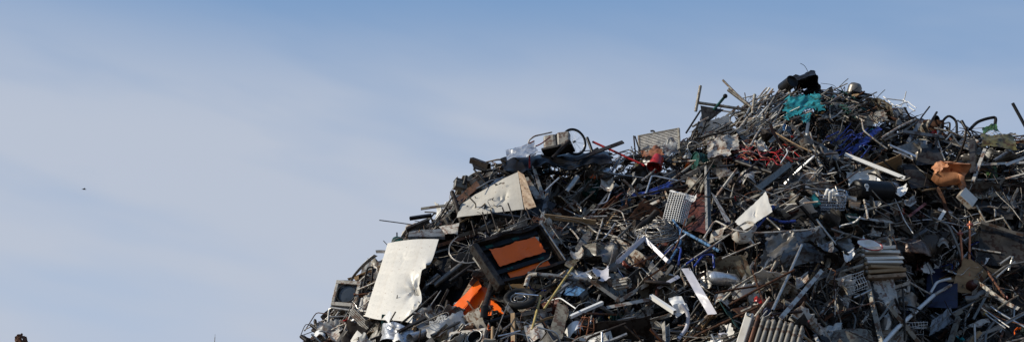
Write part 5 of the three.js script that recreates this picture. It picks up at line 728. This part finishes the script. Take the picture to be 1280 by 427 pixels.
const eye = V(0, EYE, 0);
let SIGHT = null;
function hides(p, r) {                                // keeps what the photograph shows in full view free of loose pieces
  SIGHT ??= CLEAR.map(([c, cr]) => { const s = c.clone().sub(eye), L = s.length(); return [c.x, c.y, c.z, cr, s.x / L, s.y / L, s.z / L, L]; });
  const ex = p.x - eye.x, ey = p.y - eye.y, ez = p.z - eye.z, q = ex * ex + ey * ey + ez * ez;
  for (const [x, y, z, cr, sx, sy, sz, L] of SIGHT) {
    const t = ex * sx + ey * sy + ez * sz;
    if (t > L + cr || t < L - 4) continue;
    const d2 = q - t * t, w = cr * 0.8 + r;
    if (t < L && d2 < w * w) return true;
    if ((p.x - x) ** 2 + (p.y - y) ** 2 + (p.z - z) ** 2 < cr * cr) return true;
  }
  return false;
}
camera.updateMatrixWorld(); camera.updateProjectionMatrix();
const project = (p) => p.clone().project(camera);
const PALE = ['light', 'galv', 'alu', 'beige', 'light', 'white', 'steel'], MIXED = ['steel', 'light', 'grey', 'galv', 'dark', 'khaki', 'gblue'], DULL = ['dark', 'beige', 'steel', 'soot', 'light', 'khaki'], BROWN = ['drust', 'rust', 'soot', 'beige', 'wood', 'steel', 'dark'];
const FILL = rngOf(4242);
for (const K of Object.values(KINDS)) {
  const shapes = []; for (let i = 0; i < K.variants; i++) { const g = K.make(rngOf(1000 + i * 17 + K.name.length * 131), i); g.computeBoundingBox(); const c = g.boundingBox.getCenter(V()); g.translate(-c.x, -c.y, -c.z); g.computeBoundingBox(); const s = g.boundingBox.getSize(V()); shapes.push([g, Math.max(s.x, s.y, s.z), Math.min(s.x, s.y, s.z)]); }
  let made = 0, tries = 0;
  while (made < K.count && tries++ < K.count * 14) {
    const px = rr(388, 1300, FILL), t = rr(0.1, TR + 0.02, FILL), n = surfNormal(px, t), p = surf(px, t).addScaledVector(n, rr(...K.out, FILL) * (t > TR - 0.07 ? 0.45 : 1));
    const s = project(p); if (s.y < -1.12 || Math.abs(s.x) > 1.06 || s.z > 1) continue;
    const [g, L, th] = pick(shapes, FILL);
    if (hides(p, Math.min(0.12, th / 2)) && FILL() < 0.97) continue;
    let m = pick(K.mats, FILL);
    if (K.name !== 'plastic_bit' && K.mats.length > 5 && FILL() < 0.55) { const c = fbm(p.x * 0.55 + 40, p.y * 0.55, p.z * 0.55, 2); m = pick(c > 0.12 ? PALE : c > -0.02 ? MIXED : c > -0.16 ? DULL : BROWN, FILL); }   // like lies with like, as it was tipped
    const o = shade(new THREE.Mesh(g, MAT[m])); o.name = numbered(K.name);
    const lie = 3.1 * fbm(p.x * 0.35 + 9, p.y * 0.35, p.z * 0.35 + 2, 2) + 0.5 + rr(-1, 1, FILL) * (FILL() < 0.45 ? 0.35 : 1.5), tan = V(Math.cos(lie), Math.sin(lie), 0); tan.addScaledVector(n, -tan.dot(n)).normalize(); tan.addScaledVector(n, rr(-0.6, 1, FILL) * K.tilt * 0.7).normalize();
    o.quaternion.setFromUnitVectors(V(1, 0, 0), tan).multiply(new THREE.Quaternion().setFromAxisAngle(V(1, 0, 0), rr(0, 6.283, FILL)));
    if (K.tilt > 1.1) o.quaternion.setFromEuler(new THREE.Euler(rr(0, 6.28, FILL), rr(0, 6.28, FILL), rr(0, 6.28, FILL)));
    o.position.copy(p); const sc = rr(0.8, 1.2, FILL); o.scale.setScalar(sc);
    tag(o, `${L * sc > 1.5 ? 'long ' : L * sc < 0.55 ? 'small ' : ''}${K.name === 'cable_loop' && m !== 'rubber' ? ADJ[m] + ' looping cable' : K.name === 'cable_loop' ? 'black rubber looping cable' : ADJ[m] + ' ' + K.noun} ${Math.abs(V(1, 0, 0).applyQuaternion(o.quaternion).y) > 0.72 ? 'standing steeply' : Math.abs(V(1, 0, 0).applyQuaternion(o.quaternion).y) < 0.3 ? 'lying level' : 'sloping'} ${near(p)}`, K.category, K.category + ' pieces loose in the heap: ' + K.noun);
    scene.add(o); made++;
  }
}
// sheaf of pale rods fanning round the summit
for (let i = 0; i < 190; i++) {
  const f = rngOf(3000 + i), west = f() < 0.62, x = west ? rr(925, 1000, f) : rr(1020, 1090, f), y = west ? rr(118, 172, f) : rr(116, 150, f), a = (west ? rr(-62, -12, f) : rr(-45, 35, f)) * RAD, L = rr(14, 34, f), dx = Math.cos(a) * L / 2, dy = Math.sin(a) * L / 2;
  const p = at(x - dx, y - dy, rr(0.4, 0.7, f)), q = at(x + dx, y + dy, rr(0.5, 0.8, f)); if (hides(p.clone().lerp(q, 0.5), 0.02)) continue;
  const m = pick(west ? ['light', 'beige', 'galv', 'light', 'light', 'cream', 'beige'] : ['khaki', 'dteal', 'beige', 'galv', 'dark'], f), c = p.clone().lerp(q, 0.5);
  single('slim_tube', `slim ${ADJ[m]} tube in the sheaf ${near(c)}`, 'tube', tube([p, c.clone().add(V(0, rr(-0.03, 0.03, f), 0)), q], rr(0.018, 0.04, f), { spline: true, radial: 7, seg: 4 }), m, 'slim tubes of the summit sheaf');
}
// uncountable small scrap between the pieces
{
  const f = rngOf(99), shapes = [
    ['scrap_splinters', tube([V(-0.5, 0, 0), V(-0.1, 0.02, 0.01), V(0.5, 0, 0)], 0.016, { radial: 5, seg: 4, spline: true }), 3200, 0.2, 0.8],
    ['scrap_shards', sheet([V(-0.5, 0.3, 0), V(0.4, 0.42, 0.1), V(0.5, -0.3, 0), V(-0.3, -0.4, 0.12)], { nx: 4, ny: 4, amp: 0.25, freq: 2, th: 0.02, seed: 5, jag: 0.1 }), 4200, 0.1, 0.4],
    ['scrap_curls', profileBar('strip', 0.07, 1, { bend: 0.9, twist: 2.4, steps: 10 }), 2200, 0.15, 0.5],
    ['scrap_hooks', tube([V(-0.5, 0, 0), V(-0.1, 0.1, 0), V(0.1, -0.15, 0.2), V(0.4, 0.2, 0.1)], 0.02, { radial: 5, seg: 9, spline: true }), 2600, 0.18, 0.6],
    ['scrap_lumps', dentGeo(new THREE.IcosahedronGeometry(0.5, 2), 0.5, 2.2, 3), 3000, 0.06, 0.24],
  ];
  const tones = [[0.03, 0.03, 0.03], [0.012, 0.012, 0.013], [0.05, 0.04, 0.032], [0.1, 0.1, 0.1], [0.2, 0.2, 0.2], [0.36, 0.36, 0.35], [0.06, 0.032, 0.02], [0.09, 0.055, 0.035], [0.24, 0.22, 0.17], [0.5, 0.5, 0.48], [0.03, 0.06, 0.06], [0.02, 0.03, 0.1]];
  for (const [name, g, n, s0, s1] of shapes) {
    const m = new THREE.InstancedMesh(uvBox(g, 2), new THREE.MeshStandardMaterial({ color: 0xffffff, map: texWorn, roughness: 0.6, metalness: 0.25, side: THREE.DoubleSide }), n), M4 = new THREE.Matrix4(), Q = new THREE.Quaternion(), col = new THREE.Color();
    for (let i = 0; i < n; i++) {
      const px = rr(330, 1360, f), t = rr(0.03, TR + 0.05, f), p = surf(px, t).addScaledVector(surfNormal(px, t), rr(-0.5, 0.06, f));
      Q.setFromEuler(new THREE.Euler(rr(0, 6.28, f), rr(0, 6.28, f), rr(0, 6.28, f))); const s = rr(s0, s1, f);
      m.setMatrixAt(i, M4.compose(p, Q, V(s, s, s)));
      const tt = tones[Math.floor(Math.pow(f(), 1.5) * tones.length)]; m.setColorAt(i, col.setRGB(...tt).multiplyScalar(0.7));
    }
    m.name = name; m.userData.kind = 'stuff'; m.userData.label = 'small broken scrap bits filling the gaps of the heap'; shade(m); scene.add(m);
  }
}
renderer.render(scene, camera);
